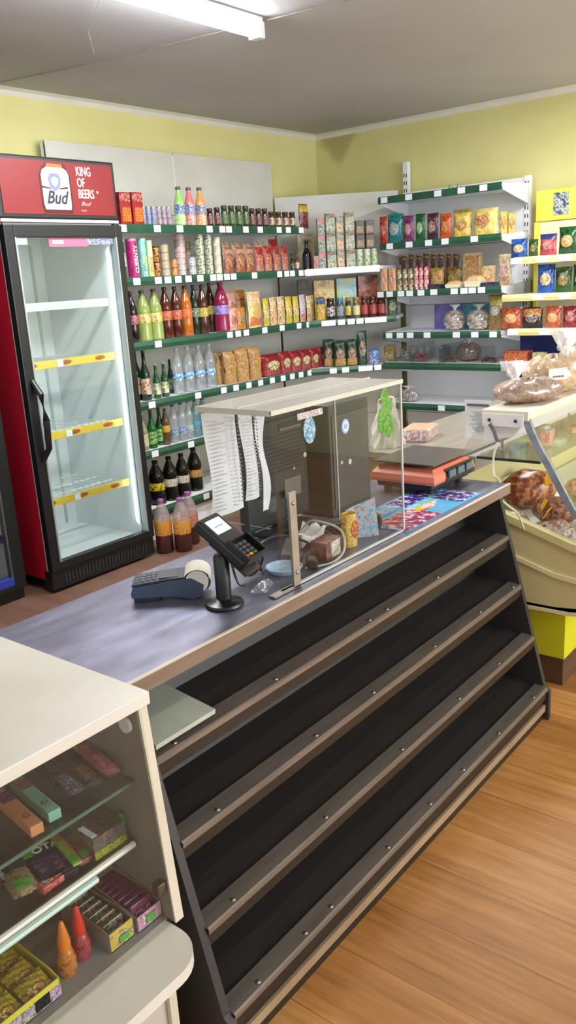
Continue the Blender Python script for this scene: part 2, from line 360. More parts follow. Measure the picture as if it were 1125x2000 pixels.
 ('c1', 'white_can', 4.945, 3.272, 1.463, -0.744, 0.045, 0.045, 0.1134, 0, 1),
 ('c1', 'white_can', 4.984, 3.236, 1.463, -0.744, 0.045, 0.045, 0.1135, 0, 1),
 ('c1', 'white_can', 5.02, 3.201, 1.463, -0.744, 0.042, 0.042, 0.1136, 0, 1),
 ('c1', 'brown_box', 4.954, 3.272, 1.5794, -0.744, 0.057, 0.057, 0.0898, 0, 2),
 ('c1', 'brown_box', 4.954, 3.272, 1.6693, -0.744, 0.057, 0.057, 0.0898, 1, 2),
 ('c1', 'brown_box', 5.003, 3.226, 1.5796, -0.744, 0.057, 0.057, 0.09, 0, 2),
 ('c1', 'brown_box', 5.003, 3.226, 1.6696, -0.744, 0.057, 0.057, 0.09, 1, 2),
 ('c1', 'beige_carton', 4.846, 3.652, 1.463, -0.744, 0.119, 0.05, 0.2387, 0, 1),
 ('c2', 'white_label_jar', 4.792, 3.421, 1.124, -0.744, 0.056, 0.056, 0.1439, 0, 1),
 ('c2', 'blue_jar', 4.837, 3.375, 1.124, -0.744, 0.05, 0.05, 0.144, 0, 1),
 ('c2', 'yellow_jar', 4.875, 3.333, 1.124, -0.744, 0.039, 0.039, 0.144, 0, 1),
 ('c2', 'cream_jar', 4.922, 3.297, 1.124, -0.744, 0.05, 0.05, 0.1409, 0, 1),
 ('c2', 'red_jar', 4.964, 3.257, 1.124, -0.744, 0.05, 0.05, 0.1411, 0, 1),
 ('c2', 'red_jar', 5.01, 3.22, 1.124, -0.744, 0.057, 0.057, 0.1379, 0, 1),
 ('c2', 'red_jar', 5.057, 3.179, 1.124, -0.744, 0.061, 0.061, 0.1381, 0, 1),
 ('c2', 'green_coffee', 5.1, 3.118, 1.124, -0.744, 0.069, 0.029, 0.1311, 0, 1),
 ('c2', 'yellow_coffee', 4.727, 3.46, 1.124, -0.744, 0.062, 0.026, 0.1636, 0, 1),
 ('c2', 'dark_carton', 4.79, 3.636, 1.124, -0.744, 0.1, 0.03, 0.2785, 0, 1),
 ('c2', 'yellow_carton', 4.895, 3.548, 1.124, -0.744, 0.146, 0.044, 0.2658, 0, 1),
 ('c2', 'blue_carton', 5.012, 3.44, 1.124, -0.744, 0.143, 0.043, 0.2701, 0, 1),
 ('c2', 'red_carton', 5.127, 3.335, 1.124, -0.744, 0.144, 0.043, 0.2813, 0, 1),
 ('c3', 'coffee_bag', 4.838, 3.392, 0.8, -0.744, 0.088, 0.037, 0.1767, 0, 1),
 ('c3', 'coffee_bag', 4.899, 3.334, 0.8, -0.744, 0.081, 0.034, 0.184, 0, 1),
 ('c3', 'tall_coffee_bag', 4.952, 3.282, 0.8, -0.744, 0.07, 0.029, 0.2332, 0, 1),
 ('c3', 'coffee_bag', 4.819, 3.475, 0.8, -0.744, 0.078, 0.033, 0.1849, 0, 1),
 ('c3', 'can_blue', 5.014, 3.227, 0.8, -0.744, 0.072, 0.072, 0.0998, 0, 1),
 ('r2', 'red_candy', 5.043, 3.136, 1.599, -1.571, 0.061, 0.026, 0.18, 0, 1),
 ('r2', 'teal_candy', 5.054, 3.051, 1.599, -1.571, 0.116, 0.049, 0.1882, 0, 1),
 ('r2', 'purple_candy', 5.046, 2.944, 1.599, -1.571, 0.076, 0.032, 0.1699, 0, 1),
 ('r2', 'green_candy', 5.046, 2.856, 1.599, -1.571, 0.075, 0.031, 0.1682, 0, 1),
 ('r2', 'dark_candy', 5.048, 2.767, 1.599, -1.571, 0.084, 0.035, 0.1634, 0, 1),
 ('r2', 'orange_candy', 5.048, 2.675, 1.599, -1.571, 0.085, 0.036, 0.1554, 0, 1),
 ('r2', 'yellow_candy', 5.054, 2.56, 1.599, -1.571, 0.116, 0.049, 0.1474, 0, 1),
 ('r2', 'big_yellow_candy', 5.063, 2.404, 1.599, -1.571, 0.156, 0.065, 0.1568, 0, 1),
 ('r2', 'yellow_candy_b', 5.188, 2.627, 1.599, -1.571, 0.132, 0.055, 0.1826, 0, 1),
 ('r2', 'yellow_candy_c', 5.16, 2.332, 1.599, -0.971, 0.047, 0.02, 0.1335, 0, 1),
 ('r2', 'yellow_candy_c', 5.21, 2.301, 1.599, -0.971, 0.05, 0.021, 0.1279, 0, 1),
 ('r3', 'peach_pack', 5.042, 3.143, 1.29, -1.571, 0.058, 0.024, 0.1486, 0, 1),
 ('r3', 'peach_pack', 5.043, 3.078, 1.29, -1.571, 0.061, 0.026, 0.1476, 0, 1),
 ('r3', 'olive_roll', 5.047, 3.021, 1.29, -1.571, 0.035, 0.035, 0.1468, 0, 1),
 ('r3', 'olive_roll', 5.047, 2.977, 1.29, -1.571, 0.035, 0.035, 0.146, 0, 1),
 ('r3', 'olive_roll', 5.047, 2.933, 1.29, -1.571, 0.034, 0.034, 0.1453, 0, 1),
 ('r3', 'red_roll', 5.045, 2.889, 1.29, -1.571, 0.031, 0.031, 0.1511, 0, 1),
 ('r3', 'red_roll', 5.045, 2.853, 1.29, -1.571, 0.031, 0.031, 0.1505, 0, 1),
 ('r3', 'red_roll', 5.045, 2.816, 1.29, -1.571, 0.031, 0.031, 0.1499, 0, 1),
 ('r3', 'cookie_pack', 5.142, 2.793, 1.29, -1.571, 0.103, 0.043, 0.1318, 0, 1),
 ('r3', 'gold_pack', 5.143, 2.665, 1.29, -1.571, 0.108, 0.045, 0.1364, 0, 1),
 ('r3', 'cookie_box', 5.178, 2.547, 1.29, -1.571, 0.122, 0.037, 0.2117, 0, 1),
 ('r3', 'cookie_box_small', 5.139, 2.421, 1.29, -1.571, 0.09, 0.038, 0.1263, 0, 1),
 ('r3', 'tray_cookie', 5.074, 2.622, 1.29, -1.571, 0.109, 0.087, 0.0482, 0, 1),
 ('r3', 'tray_cookie', 5.077, 2.48, 1.29, -1.571, 0.119, 0.095, 0.0758, 0, 1),
 ('r3', 'navy_box', 5.067, 2.753, 1.29, -1.571, 0.093, 0.074, 0.0294, 0, 1),
 ('r3', 'navy_box', 5.067, 2.376, 1.29, -1.571, 0.093, 0.075, 0.025, 0, 1),
 ('r3', 'cream_pack', 5.138, 2.309, 1.29, -1.571, 0.085, 0.036, 0.1863, 0, 1),
 ('r3', 'choco_pack', 5.233, 3.093, 1.29, -1.571, 0.05, 0.025, 0.2399, 0, 1),
 ('r3', 'choco_pack', 5.232, 3.034, 1.29, -1.571, 0.05, 0.025, 0.2384, 0, 1),
 ('r3', 'choco_pack', 5.232, 2.975, 1.29, -1.571, 0.049, 0.025, 0.2369, 0, 1),
 ('r3', 'choco_pack', 5.232, 2.918, 1.29, -1.571, 0.049, 0.024, 0.2354, 0, 1),
 ('r3', 'choco_pack', 5.232, 2.861, 1.29, -1.571, 0.048, 0.024, 0.234, 0, 1),
 ('r3', 'choco_pack', 5.232, 2.805, 1.29, -1.571, 0.048, 0.024, 0.2325, 0, 1),
 ('r3', 'choco_pack', 5.232, 2.749, 1.29, -1.571, 0.047, 0.024, 0.2311, 0, 1),
 ('r3', 'choco_pack', 5.232, 2.694, 1.29, -1.571, 0.047, 0.023, 0.2297, 0, 1),
 ('r4', 'marshmallow_bag', 5.131, 2.657, 1.016, -1.571, 0.142, 0.142, 0.1661, 0, 1),
 ('r4', 'marshmallow_bag', 5.136, 2.487, 1.016, -1.571, 0.153, 0.153, 0.1631, 0, 1),
 ('r4', 'snack_net', 5.1, 2.352, 1.016, -1.571, 0.096, 0.04, 0.2231, 0, 1),
 ('r4', 'purple_box', 5.282, 2.782, 1.016, -1.571, 0.205, 0.025, 0.1649, 0, 1),
 ('r4', 'teal_box', 5.282, 2.576, 1.016, -1.571, 0.204, 0.024, 0.1612, 0, 1),
 ('r5', 'tan_pack', 5.117, 3.156, 0.808, -1.571, 0.082, 0.035, 0.1144, 0, 1),
 ('r5', 'silver_sweets', 5.15, 3.058, 0.808, -1.571, 0.111, 0.1, 0.1067, 0, 1),
 ('r5', 'pink_sweets', 5.109, 2.905, 0.808, -1.571, 0.108, 0.097, 0.0767, 0, 1),
 ('r5', 'brown_sweets', 5.079, 2.662, 0.808, -1.571, 0.089, 0.037, 0.0508, 0, 1),
 ('r5', 'nut_bag', 5.199, 2.591, 0.808, -1.571, 0.158, 0.158, 0.1495, 0, 1),
 ('r5', 'dark_sweets', 5.085, 2.378, 0.808, -1.571, 0.117, 0.049, 0.0526, 0, 1),
 ('r6', 'grey_bag', 5.084, 2.998, 0.533, -1.571, 0.161, 0.068, 0.1078, 0, 1),
 ('y1', 'blue_chips', 5.051, 2.179, 1.451, -1.571, 0.102, 0.043, 0.1073, 0, 1),
 ('y1', 'green_chips_small', 5.042, 2.085, 1.451, -1.571, 0.059, 0.025, 0.1001, 0, 1),
 ('y1', 'red_chips', 5.052, 1.997, 1.451, -1.571, 0.104, 0.044, 0.1281, 0, 1),
 ('y1', 'green_chips', 5.055, 1.878, 1.451, -1.571, 0.118, 0.05, 0.1603, 0, 1),
 ('y2', 'blue_chips', 5.052, 2.005, 1.234, -1.571, 0.106, 0.044, 0.1667, 0, 1),
 ('y2', 'green_chips_small', 5.05, 1.898, 1.234, -1.571, 0.098, 0.041, 0.1528, 0, 1),
 ('y2', 'green_chips', 5.051, 1.791, 1.234, -1.571, 0.101, 0.042, 0.1565, 0, 1),
 ('y3', 'orange_crisps', 5.057, 2.223, 1.028, -1.571, 0.13, 0.055, 0.1315, 0, 1),
 ('y3', 'black_crisps', 5.057, 2.089, 1.028, -1.571, 0.127, 0.053, 0.1294, 0, 1),
 ('y3', 'orange_crisps', 5.051, 1.955, 1.028, -1.571, 0.1, 0.042, 0.1273, 0, 1),
 ('y3', 'red_crisps', 5.051, 1.848, 1.028, -1.571, 0.098, 0.041, 0.1256, 0, 1),
 ('y4', 'red_carton_low', 5.077, 2.187, 0.818, -1.571, 0.156, 0.094, 0.0705, 0, 1),
 ('y4', 'green_carton_low', 5.056, 2.038, 0.818, -1.571, 0.075, 0.052, 0.0628, 0, 1),
]
TAGS = {
 'left1': [(3.062, 3.5), (3.305, 3.5), (3.476, 3.5), (3.716, 3.5), (3.825, 3.5), (3.883, 3.5), (4.036, 3.5), (4.172, 3.5), (4.359, 3.5), (4.454, 3.5), (4.59, 3.5)],
 'left2': [(3.119, 3.5), (3.275, 3.5), (3.348, 3.5), (3.428, 3.5), (3.509, 3.5), (3.605, 3.5), (3.713, 3.5), (3.77, 3.5), (3.833, 3.5), (3.893, 3.5), (4.088, 3.5), (4.337, 3.5), (4.411, 3.5), (4.471, 3.5), (4.565, 3.5), (4.627, 3.5)],
 'left3': [(3.228, 3.5), (3.821, 3.5), (3.896, 3.5), (3.972, 3.5), (4.152, 3.5), (4.329, 3.5), (4.511, 3.5), (4.619, 3.5), (4.689, 3.5)],
 'left4': [(3.136, 3.5), (3.503, 3.5), (3.727, 3.5), (3.839, 3.5), (3.961, 3.5), (4.076, 3.5), (4.195, 3.5), (4.308, 3.5), (4.407, 3.5), (4.503, 3.5), (4.602, 3.5), (4.709, 3.5)],
 'left5': [(3.121, 3.5), (3.408, 3.5), (3.552, 3.5)],
 'left6': [(3.497, 3.5)],
 'c1': [(4.687, 3.438), (4.723, 3.405), (4.76, 3.371), (4.796, 3.338), (4.832, 3.304), (4.869, 3.271), (4.905, 3.237), (4.942, 3.203), (4.979, 3.17)],
 'c2': [(4.709, 3.418), (4.745, 3.385), (4.793, 3.341), (4.843, 3.295), (4.888, 3.253), (4.933, 3.212), (4.97, 3.177), (5.008, 3.143)],
 'c3': [(4.74, 3.39), (4.804, 3.331), (4.89, 3.252), (4.927, 3.217), (4.973, 3.174)],
 'r1': [(5.0, 3.091), (5.0, 2.905), (5.0, 2.695), (5.0, 2.532), (5.0, 2.385)],
 'r2': [(5.0, 3.057), (5.0, 2.909), (5.0, 2.765), (5.0, 2.647), (5.0, 2.445)],
 'r3': [(5.0, 3.14), (5.0, 3.067), (5.0, 2.979), (5.0, 2.912), (5.0, 2.827), (5.0, 2.732), (5.0, 2.585), (5.0, 2.516), (5.0, 2.459), (5.0, 2.396)],
 'r4': [(5.0, 3.08), (5.0, 2.994), (5.0, 2.915), (5.0, 2.786), (5.0, 2.572), (5.0, 2.442), (5.0, 2.316)],
 'r6': [(5.0, 2.685)],
 'y1': [(5.0, 2.169), (5.0, 2.009), (5.0, 1.87)],
 'y2': [(5.0, 2.026), (5.0, 1.864)],
 'y3': [(5.0, 2.186), (5.0, 1.983)],
 'y4': [(5.0, 2.12)],
}

# ================================================================ the room
WALLY, WALLX, CEIL = 4.0, 5.5, 2.44
def floor_mat():
    m, nt, N, L, b = nodes_of('wood_laminate', .46, 0, .3)
    mp = coords(nt, (1, 1, 1), 'Object', (0, 0, 0), (0, 0, PI/2))
    br = N.new('ShaderNodeTexBrick'); br.inputs['Scale'].default_value = 1
    br.inputs['Brick Width'].default_value = 1.15; br.inputs['Row Height'].default_value = .17
    br.inputs['Mortar Size'].default_value = .0012; br.offset = .37
    br.inputs['Color1'].default_value = (.36, .36, .36, 1); br.inputs['Color2'].default_value = (.62, .62, .62, 1); br.inputs['Mortar'].default_value = (.12, .12, .12, 1)
    L.new(mp.outputs[0], br.inputs['Vector'])
    g = coords(nt, (26, 1.7, 1)); n = noise(nt, g, 2.2, 6, .65)
    g2 = coords(nt, (7, .8, 1)); n2 = noise(nt, g2, 2.0, 3, .6)
    r = ramp(nt, [(.24, C('#5c371a')), (.40, C('#8f5f30')), (.54, C('#b37b42')), (.72, C('#d29d60'))])
    a = N.new('ShaderNodeMath'); a.operation = 'MULTIPLY_ADD'; a.inputs[1].default_value = .45
    L.new(br.outputs['Color'], a.inputs[0]); 
    s = N.new('ShaderNodeMath'); s.operation = 'MULTIPLY_ADD'; s.inputs[1].default_value = .40
    L.new(n.outputs['Fac'], s.inputs[0]); s.inputs[2].default_value = -.02
    s2 = N.new('ShaderNodeMath'); s2.operation = 'MULTIPLY_ADD'; s2.inputs[1].default_value = .30
    L.new(n2.outputs['Fac'], s2.inputs[0]); L.new(s.outputs[0], s2.inputs[2]); L.new(s2.outputs[0], a.inputs[2])
    L.new(a.outputs[0], r.inputs[0])
    # behind the counter lies an older, duller brown covering
    tc = N.new('ShaderNodeTexCoord'); sp = N.new('ShaderNodeSeparateXYZ'); L.new(tc.outputs['Object'], sp.inputs[0])
    gt = N.new('ShaderNodeMath'); gt.operation = 'GREATER_THAN'; gt.inputs[1].default_value = 1.43; L.new(sp.outputs[1], gt.inputs[0])
    ro = ramp(nt, [(.25, C('#4a362b')), (.5, C('#6b4e3f')), (.75, C('#86685a'))]); L.new(a.outputs[0], ro.inputs[0])
    mx = N.new('ShaderNodeMixRGB'); L.new(gt.outputs[0], mx.inputs[0]); L.new(r.outputs[0], mx.inputs[1]); L.new(ro.outputs[0], mx.inputs[2])
    L.new(mx.outputs[0], b.inputs['Base Color'])
    bump(nt, n.outputs['Fac'], .12, .002, b)
    return m
def wall_mat(name, stain=None):
    m, nt, N, L, b = nodes_of(name, .85, 0, .2)
    mp = coords(nt); n = noise(nt, mp, 2.2, 5, .6)
    r = ramp(nt, [(.3, C('#d6d08c')), (.7, C('#e0da9c'))]); L.new(n.outputs['Fac'], r.inputs[0])
    if stain:
        # a brown damp patch, wide at the top and narrowing to a drip
        cx, cy, cz, rx, rz = stain
        sp = N.new('ShaderNodeSeparateXYZ'); tc = N.new('ShaderNodeTexCoord'); L.new(tc.outputs['Object'], sp.inputs[0])
        def mth(op, a, bb=None, c=None):
            q = N.new('ShaderNodeMath'); q.operation = op
            for i, v in enumerate((a, bb, c)):
                if v is None: continue
                if isinstance(v, (int, float)): q.inputs[i].default_value = v
                else: L.new(v, q.inputs[i])
            return q.outputs[0]
        dy = mth('ABSOLUTE', mth('SUBTRACT', sp.outputs[1], cy)); dz = mth('SUBTRACT', cz, sp.outputs[2])
        n3 = noise(nt, mp, 9, 3, .6)
        wdt = mth('SUBTRACT', rx, mth('MULTIPLY', dz, rx/rz))
        v = mth('SUBTRACT', mth('ADD', wdt, mth('MULTIPLY_ADD', n3.outputs['Fac'], .16, -.08)), dy)
        k = mth('MULTIPLY', mth('SMOOTH_MIN', mth('MULTIPLY', v, 14), 1, .2), mth('GREATER_THAN', dz, -.02)); k = mth('MAXIMUM', k, 0)
        k = mth('MULTIPLY', k, .62)
        mx = N.new('ShaderNodeMixRGB'); L.new(k, mx.inputs[0]); L.new(r.outputs[0], mx.inputs[1]); mx.inputs[2].default_value = (*C('#a08c66'), 1)
        L.new(mx.outputs[0], b.inputs['Base Color'])
    else: L.new(r.outputs[0], b.inputs['Base Color'])
    bump(nt, n.outputs['Fac'], .08, .01, b)
    return m
def paint(name, hexa='#808080', hexb='#808080', rough=.5, scale=4, metal=0, stretch=(1, 1, 1), spec=.5):
    if name in _m: return _m[name]
    m, nt, N, L, b = nodes_of(name, rough, metal, spec)
    n = noise(nt, coords(nt, stretch), scale, 5, .6); r = ramp(nt, [(.32, C(hexa)), (.68, C(hexb))])
    L.new(n.outputs['Fac'], r.inputs[0]); L.new(r.outputs[0], b.inputs['Base Color'])
    return m
CEILM = paint('ceiling_paint', '#b4b4b5', '#bbbbbc', .8, 1.5, spec=.2)
def struct(o): o['kind'] = 'structure'; return o
struct(box('floor', -3.2, WALLX+.1, -3.2, WALLY+.1, -.06, 0, floor_mat()))
struct(box('ceiling', -3.2, WALLX+.1, -3.2, WALLY+.1, CEIL, CEIL+.06, CEILM))
struct(box('wall_left', -3.2, WALLX+.1, WALLY, WALLY+.1, 0, CEIL, wall_mat('yellow_wall')))
struct(box('wall_right', WALLX, WALLX+.1, -3.2, WALLY, 0, CEIL, wall_mat('yellow_wall_stained', (WALLX, 3.8, 2.40, .20, .24))))
white_trim = paint('white_trim', '#d9d6cc', '#e3e0d7', .6, 3)
struct(MB().poly([(-3.2, WALLY, CEIL-.035), (-3.2, WALLY, CEIL), (-3.2, WALLY-.035, CEIL), (-3.2, WALLY-.012, CEIL-.012)], (8.7, 0, 0)).build('trim_1', white_trim))
struct(MB().poly([(WALLX, -3.2, CEIL-.035), (WALLX, -3.2, CEIL), (WALLX-.035, -3.2, CEIL), (WALLX-.012, -3.2, CEIL-.012)], (0, 7.2, 0)).build('trim_2', white_trim))

# ---------------------------------------------------------------- common materials
white_metal = paint('white_steel', '#e4e7ea', '#eeeff1', .4, 3)
grey_steel = paint('grey_white_steel', '#c6c5bc', '#d0cfc7', .45, 3)
slot_dark = M('slot_dark', (.02, .02, .02), .6)
green = paint('green_rail', '#1f4a35', '#2a5a41', .38, 6)
tagm = M('price_paper', C('#e4e8ee'), .7)
tag_ink = M('price_ink', C('#4a4f58'), .8)
black_plastic = M('black_plastic', C('#16171a'), .35)
dark_wood = paint('wenge_board', '#2a2625', '#332f2d', .42, 8, 0, (1, 14, 14))
chrome = M('aluminium', C('#a9a49c'), .3, .9)
alu = paint('dull_aluminium', '#7d756c', '#958b80', .36, 5, .6, (1, 10, 10))
label_white = M('white_print', C('#f2f2f0'), .5)
clear = glass('clear_pane', (.95, .97, .965), .08)
acryl = glass('acrylic_pane', (.94, .945, .935), .06, .03, fr=.32)

# ---------------------------------------------------------------- ceiling tube lamp, wires
t = thing('tube_lamp', 'long white glowing tube lamp on the ceiling', 'lamp', (2.3, 2.42, CEIL))
box('lamp_housing', -.75, .66, -.035, .035, -.03, 0, white_metal, t, .006)
MB().tube([(-.73, 0, -.05), (.64, 0, -.05)], .024, 14).build('glowing_tube', M('lamp_glow', (.93, .95, 1), .5, emit=45), t, True)
for s in (-.745, .655): box('end_cap', s-.02, s+.02, -.03, .03, -.078, -.012, white_metal, t, .006)
wire = M('grey_wire', C('#857f76'), .6)
tag(MB().tube([(2.62, 3.98, CEIL-.03), (2.71, 3.87, CEIL-.012), (2.84, 3.2, CEIL-.016), (2.96, 2.46, CEIL-.012), (3.06, 1.7, CEIL-.012)], .0035, 6).build('ceiling_cable', wire, None, True), 'thin grey cable strung across the ceiling behind the tube lamp', 'cable')
MB().tube([(-.1, .03, -.008), (.2, .51, -.016), (.45, .78, -.012)], .002, 5).build('supply_cord', M('pale_wire', C('#c9c4ba'), .6), t, True)
t = thing('cable_bracket', 'small dark cable bracket high on the left wall corner', 'bracket', (2.69, WALLY-.03, 2.395))
box('wall_plate', -.10, .0, -.0, .03, -.012, .012, M('bracket_dark', C('#55584f'), .5), t, .003)
box('clamp', -.075, -.035, -.03, 0, -.05, .012, M('bracket_dark', C('#55584f'), .5), t, .004)
MB().tube([(.02, -.02, .005), (.0, .005, -.05), (-.06, .02, -.12), (-.12, .022, -.15)], .003, 6).build('hanging_wire', wire, t, True)

# ================================================================ shelving
def rail(parent, p0, p1, z, h, mat, name='price_rail'):
    """a price rail between two floor points, facing to the right-hand side of p0->p1 (towards the shop)"""
    a = Vector((*p0, 0)); b = Vector((*p1, 0)); d = (b-a).normalized(); n = Vector((d.y, -d.x, 0))
    o = MB().poly([a+n*0+Vector((0, 0, z+h/2)), a+n*.004+Vector((0, 0, z+h/2)), a+n*.012+Vector((0, 0, z)), a+n*.006+Vector((0, 0, z-h/2)), a-n*.004+Vector((0, 0, z-h/2))], b-a).build(name, mat, parent)
    return o, n, d
def tags_on(parent, pts, n, d, z, w=.05, h=.036):
    for (x, y) in pts:
        c = Vector((x, y, z))+n*.0125
        o = MB().poly([c-d*w/2+Vector((0, 0, -h/2)), c+d*w/2+Vector((0, 0, -h/2)), c+d*w/2+Vector((0, 0, h/2)), c-d*w/2+Vector((0, 0, h/2))], n*.0015).build('price_tag', tagm, parent)
def upright(parent, x, y, z1, face, z0=0):
    fx, fy = face
    o = box('upright', x-.02, x+.02, y-.02, y+.02, z0, z1, white_metal, parent, .003)
    m = MB(); k = z0+.06
    sx, sy = -fy, fx
    while k < z1-.04:
        for s in (-.009, .009):
            cx, cy = x+fx*.0205+sx*s, y+fy*.0205+sy*s
            ex, ey = (.0012 if fx else .003), (.0012 if fy else .003)
            m.box(cx-ex, cx+ex, cy-ey, cy+ey, k-.012, k+.012)
        k += .05
    m.build('slots', slot_dark, o)
def shelf(parent, outline, z, th=.022):
    return MB().poly([(x, y, z-th) for x, y in outline], (0, 0, th)).build('shelf', white_metal, parent)
Z = {'left1': 1.715, 'left2': 1.445, 'left3': 1.106, 'left4': .782, 'left5': .507, 'left6': .17, 'c1': 1.445, 'c2': 1.106, 'c3': .782,
     'r1': 1.873, 'r2': 1.581, 'r3': 1.272, 'r4': .998, 'r5': .79, 'r6': .515, 'y1': 1.433, 'y2': 1.216, 'y3': 1.01, 'y4': .80}
# ---- left wall: two bays
L = thing('wall_shelving', 'white shelving with green price rails along the left wall beside the fridge', 'shelf', (0, 0, 0))
for x0, x1 in ((2.955, 3.885), (3.895, 4.825)):
    for k in range(6):
        box('back_panel', x0, x1, 3.905, 3.925, .02+k*.3625, .02+(k+1)*.3625-.003, grey_steel, L, .003)
for x in (2.975, 3.89, 4.815): upright(L, x, 3.93, 2.18, (0, -1))
for k in ('left1', 'left2', 'left3', 'left4', 'left5', 'left6'):
    s = shelf(L, [(2.935, 3.5), (4.615, 3.5), (4.82, 3.895), (2.935, 3.895)], Z[k]+.018)
    o, n, d = rail(s, (2.935, 3.498), (4.615, 3.498), Z[k], .046, green)
    tags_on(s, TAGS.get(k, []), n, d, Z[k])
    for x in (2.95, 3.89): MB().poly([(x-.002, 3.53, Z[k]-.006), (x-.002, 3.9, Z[k]-.006), (x-.002, 3.9, Z[k]-.09), (x-.002, 3.53, Z[k]-.02)], (.004, 0, 0)).build('shelf_bracket', white_metal, s)
box('plinth', 2.94, 4.6, 3.53, 3.56, 0, .12, white_metal, L)
# ---- corner unit
K = thing('corner_shelving', 'white corner shelving with slanted front between the two walls', 'shelf', (0, 0, 0))
cb0, cb1 = Vector((4.85, 3.905, 0)), Vector((5.405, 3.235, 0)); cd = (cb1-cb0)
for k in range(5):
    MB().poly([cb0+Vector((0, 0, .02+k*.39)), cb1+Vector((0, 0, .02+k*.39)), cb1+Vector((0, 0, .02+(k+1)*.39-.003)), cb0+Vector((0, 0, .02+(k+1)*.39-.003))], (.014, .012, 0)).build('back_panel', grey_steel, K)
for k in ('c1', 'c2', 'c3'):
    e = {'c1': (5.0, 3.15), 'c2': (5.08, 3.076), 'c3': (5.0, 3.15)}[k]
    s = shelf(K, [(4.622, 3.498), e, (5.385, 3.2), (5.37, 3.25), (4.86, 3.865), (4.827, 3.885)], Z[k]+.018)
    o, n, d = rail(s, (4.625, 3.494), e, Z[k], .044, white_metal if k == 'c1' else green)
    tags_on(s, TAGS.get(k, []), n, d, Z[k])
# ---- right wall unit
Rr = thing('snack_shelving', 'white shelving with green rails on the right wall, holding sweets', 'shelf', (0, 0, 0))
for k in range(5): box('back_panel', 5.42, 5.44, 2.29, 3.2, .02+k*.386, .02+(k+1)*.386-.003, white_metal, Rr, .003)
upright(Rr, 5.455, 3.19, 2.15, (-1, 0)); upright(Rr, 5.435, 2.29, 1.955, (-1, 0))
for k in ('r1', 'r2', 'r3', 'r4', 'r5', 'r6'):
    s = shelf(Rr, [(5.0, 2.27), (5.415, 2.27), (5.415, 3.17), (5.0, 3.14)], Z[k]+.018)
    o, n, d = rail(s, (4.998, 3.14), (4.998, 2.27), Z[k], .044, green)
    tags_on(s, TAGS.get(k, []), n, d, Z[k])
    for y in (2.275, 3.16): MB().poly([(5.02, y-.002, Z[k]+.015), (5.41, y-.002, Z[k]+.035), (5.41, y-.002, Z[k]-.09), (5.02, y-.002, Z[k]-.02)], (0, .004, 0)).build('shelf_bracket', white_metal, s)
for y in (2.28, 2.6, 2.9, 3.13):
    pass
bin_ = MB().box(4.985, 4.989, 2.30, 3.10, .81, .93).build('clear_front', glass('bin_front', (.93, .95, .95), .12), Rr)
for y in (2.70, 2.93): box('bin_divider', 4.99, 5.35, y-.002, y+.002, .812, .93, glass('bin_front'), bin_)
# ---- yellow chip rack
yel = paint('yellow_rail', '#e8cf3f', '#f0dc62', .42, 5); paleyel = paint('pale_yellow_rail', '#e6da84', '#efe6a6', .45, 5)
Y = thing('chip_rack', 'yellow crisp rack with header board beside the right wall shelving', 'rack', (0, 0, 0))
box('header_board', 5.36, 5.385, 1.30, 2.205, 1.665, 1.85, yel, Y, .004)
box('header_picture', 5.356, 5.36, 1.995, 2.09, 1.695, 1.825, P(['#3c4a5e', '#8e9aa6', '#d8dcc8', '#51617a'], 26, .4), Y)
MB().lathe([(.075, 0), (.075, .002)], 28).move(Matrix.Translation((5.359, 1.80, 1.76)) @ Matrix.Rotation(-PI/2, 4, 'Y')).build('header_disc', M('deep_yellow', C('#d8b41f'), .5), Y)
box('back_panel', 5.37, 5.39, 1.30, 2.2, .1, 1.66, paint('cream_panel', '#d9d2a6', '#e2dcb4', .6, 3), Y)
box('lower_back_panel', 5.30, 5.33, 1.45, 2.27, .55, .985, M('navy_panel', C('#14205c'), .5), Y)
for y in (2.19, 1.33):
    box('side_post', 5.33, 5.37, y-.012, y+.012, 0, 1.66, yel, Y, .003)
for k, y0, m_ in (('y1', 2.185, paleyel), ('y2', 2.26, paleyel), ('y3', 2.213, paleyel), ('y4', 2.245, green)):
    s = shelf(Y, [(5.0, 1.31), (5.36, 1.31), (5.36, 2.18), (5.0, y0)], Z[k]+.018)
    o, n, d = rail(s, (4.998, y0), (4.998, 1.31), Z[k], .042, m_)
    tags_on(s, TAGS.get(k, []), n, d, Z[k], .07)

# ================================================================ display fridge
red = paint('red_enamel', '#a5101c', '#b3141f', .4, 3)
liner = paint('fridge_liner', '#d3d8d8', '#dde1e0', .35, 2)
F = thing('display_fridge', 'tall black and red drinks fridge with glass door and lit header, mostly empty', 'fridge', (2.555, 3.62, 0))
F0 = (-.33, .33); yf, yb = -.28, .31
red_side = paint('red_side_panel', '#b3122a', '#c01a33', .4, 3)
cab = box('cabinet', -.325, -.305, yf, yb, .06, 1.995, red_side, F, .003)
box('corner_strip', -.3265, -.318, yf-.003, yf+.012, .06, 1.72, M('pale_strip', C('#d7c9cc'), .4), cab)
box('side_wall', .305, .325, yf, yb, .06, 1.995, black_plastic, F, .003)
box('rear_wall', -.305, .305, yb-.02, yb, .06, 1.995, liner, F)
box('roof', -.305, .305, yf, yb, 1.97, 1.995, black_plastic, F)
it_ = box('inner_floor', -.305, .305, yf, yb-.02, .10, .125, liner, F)
box('inner_ceiling', -.305, .305, yf, yb-.02, 1.69, 1.72, liner, F)
for s in (-1, 1): box('inner_side', s*.2965-.004, s*.2965+.004, yf+.01, yb-.02, .125, 1.69, liner, F)
box('air_duct', -.10, .06, yb-.06, yb-.02, .5, 1.62, liner, F, .006)
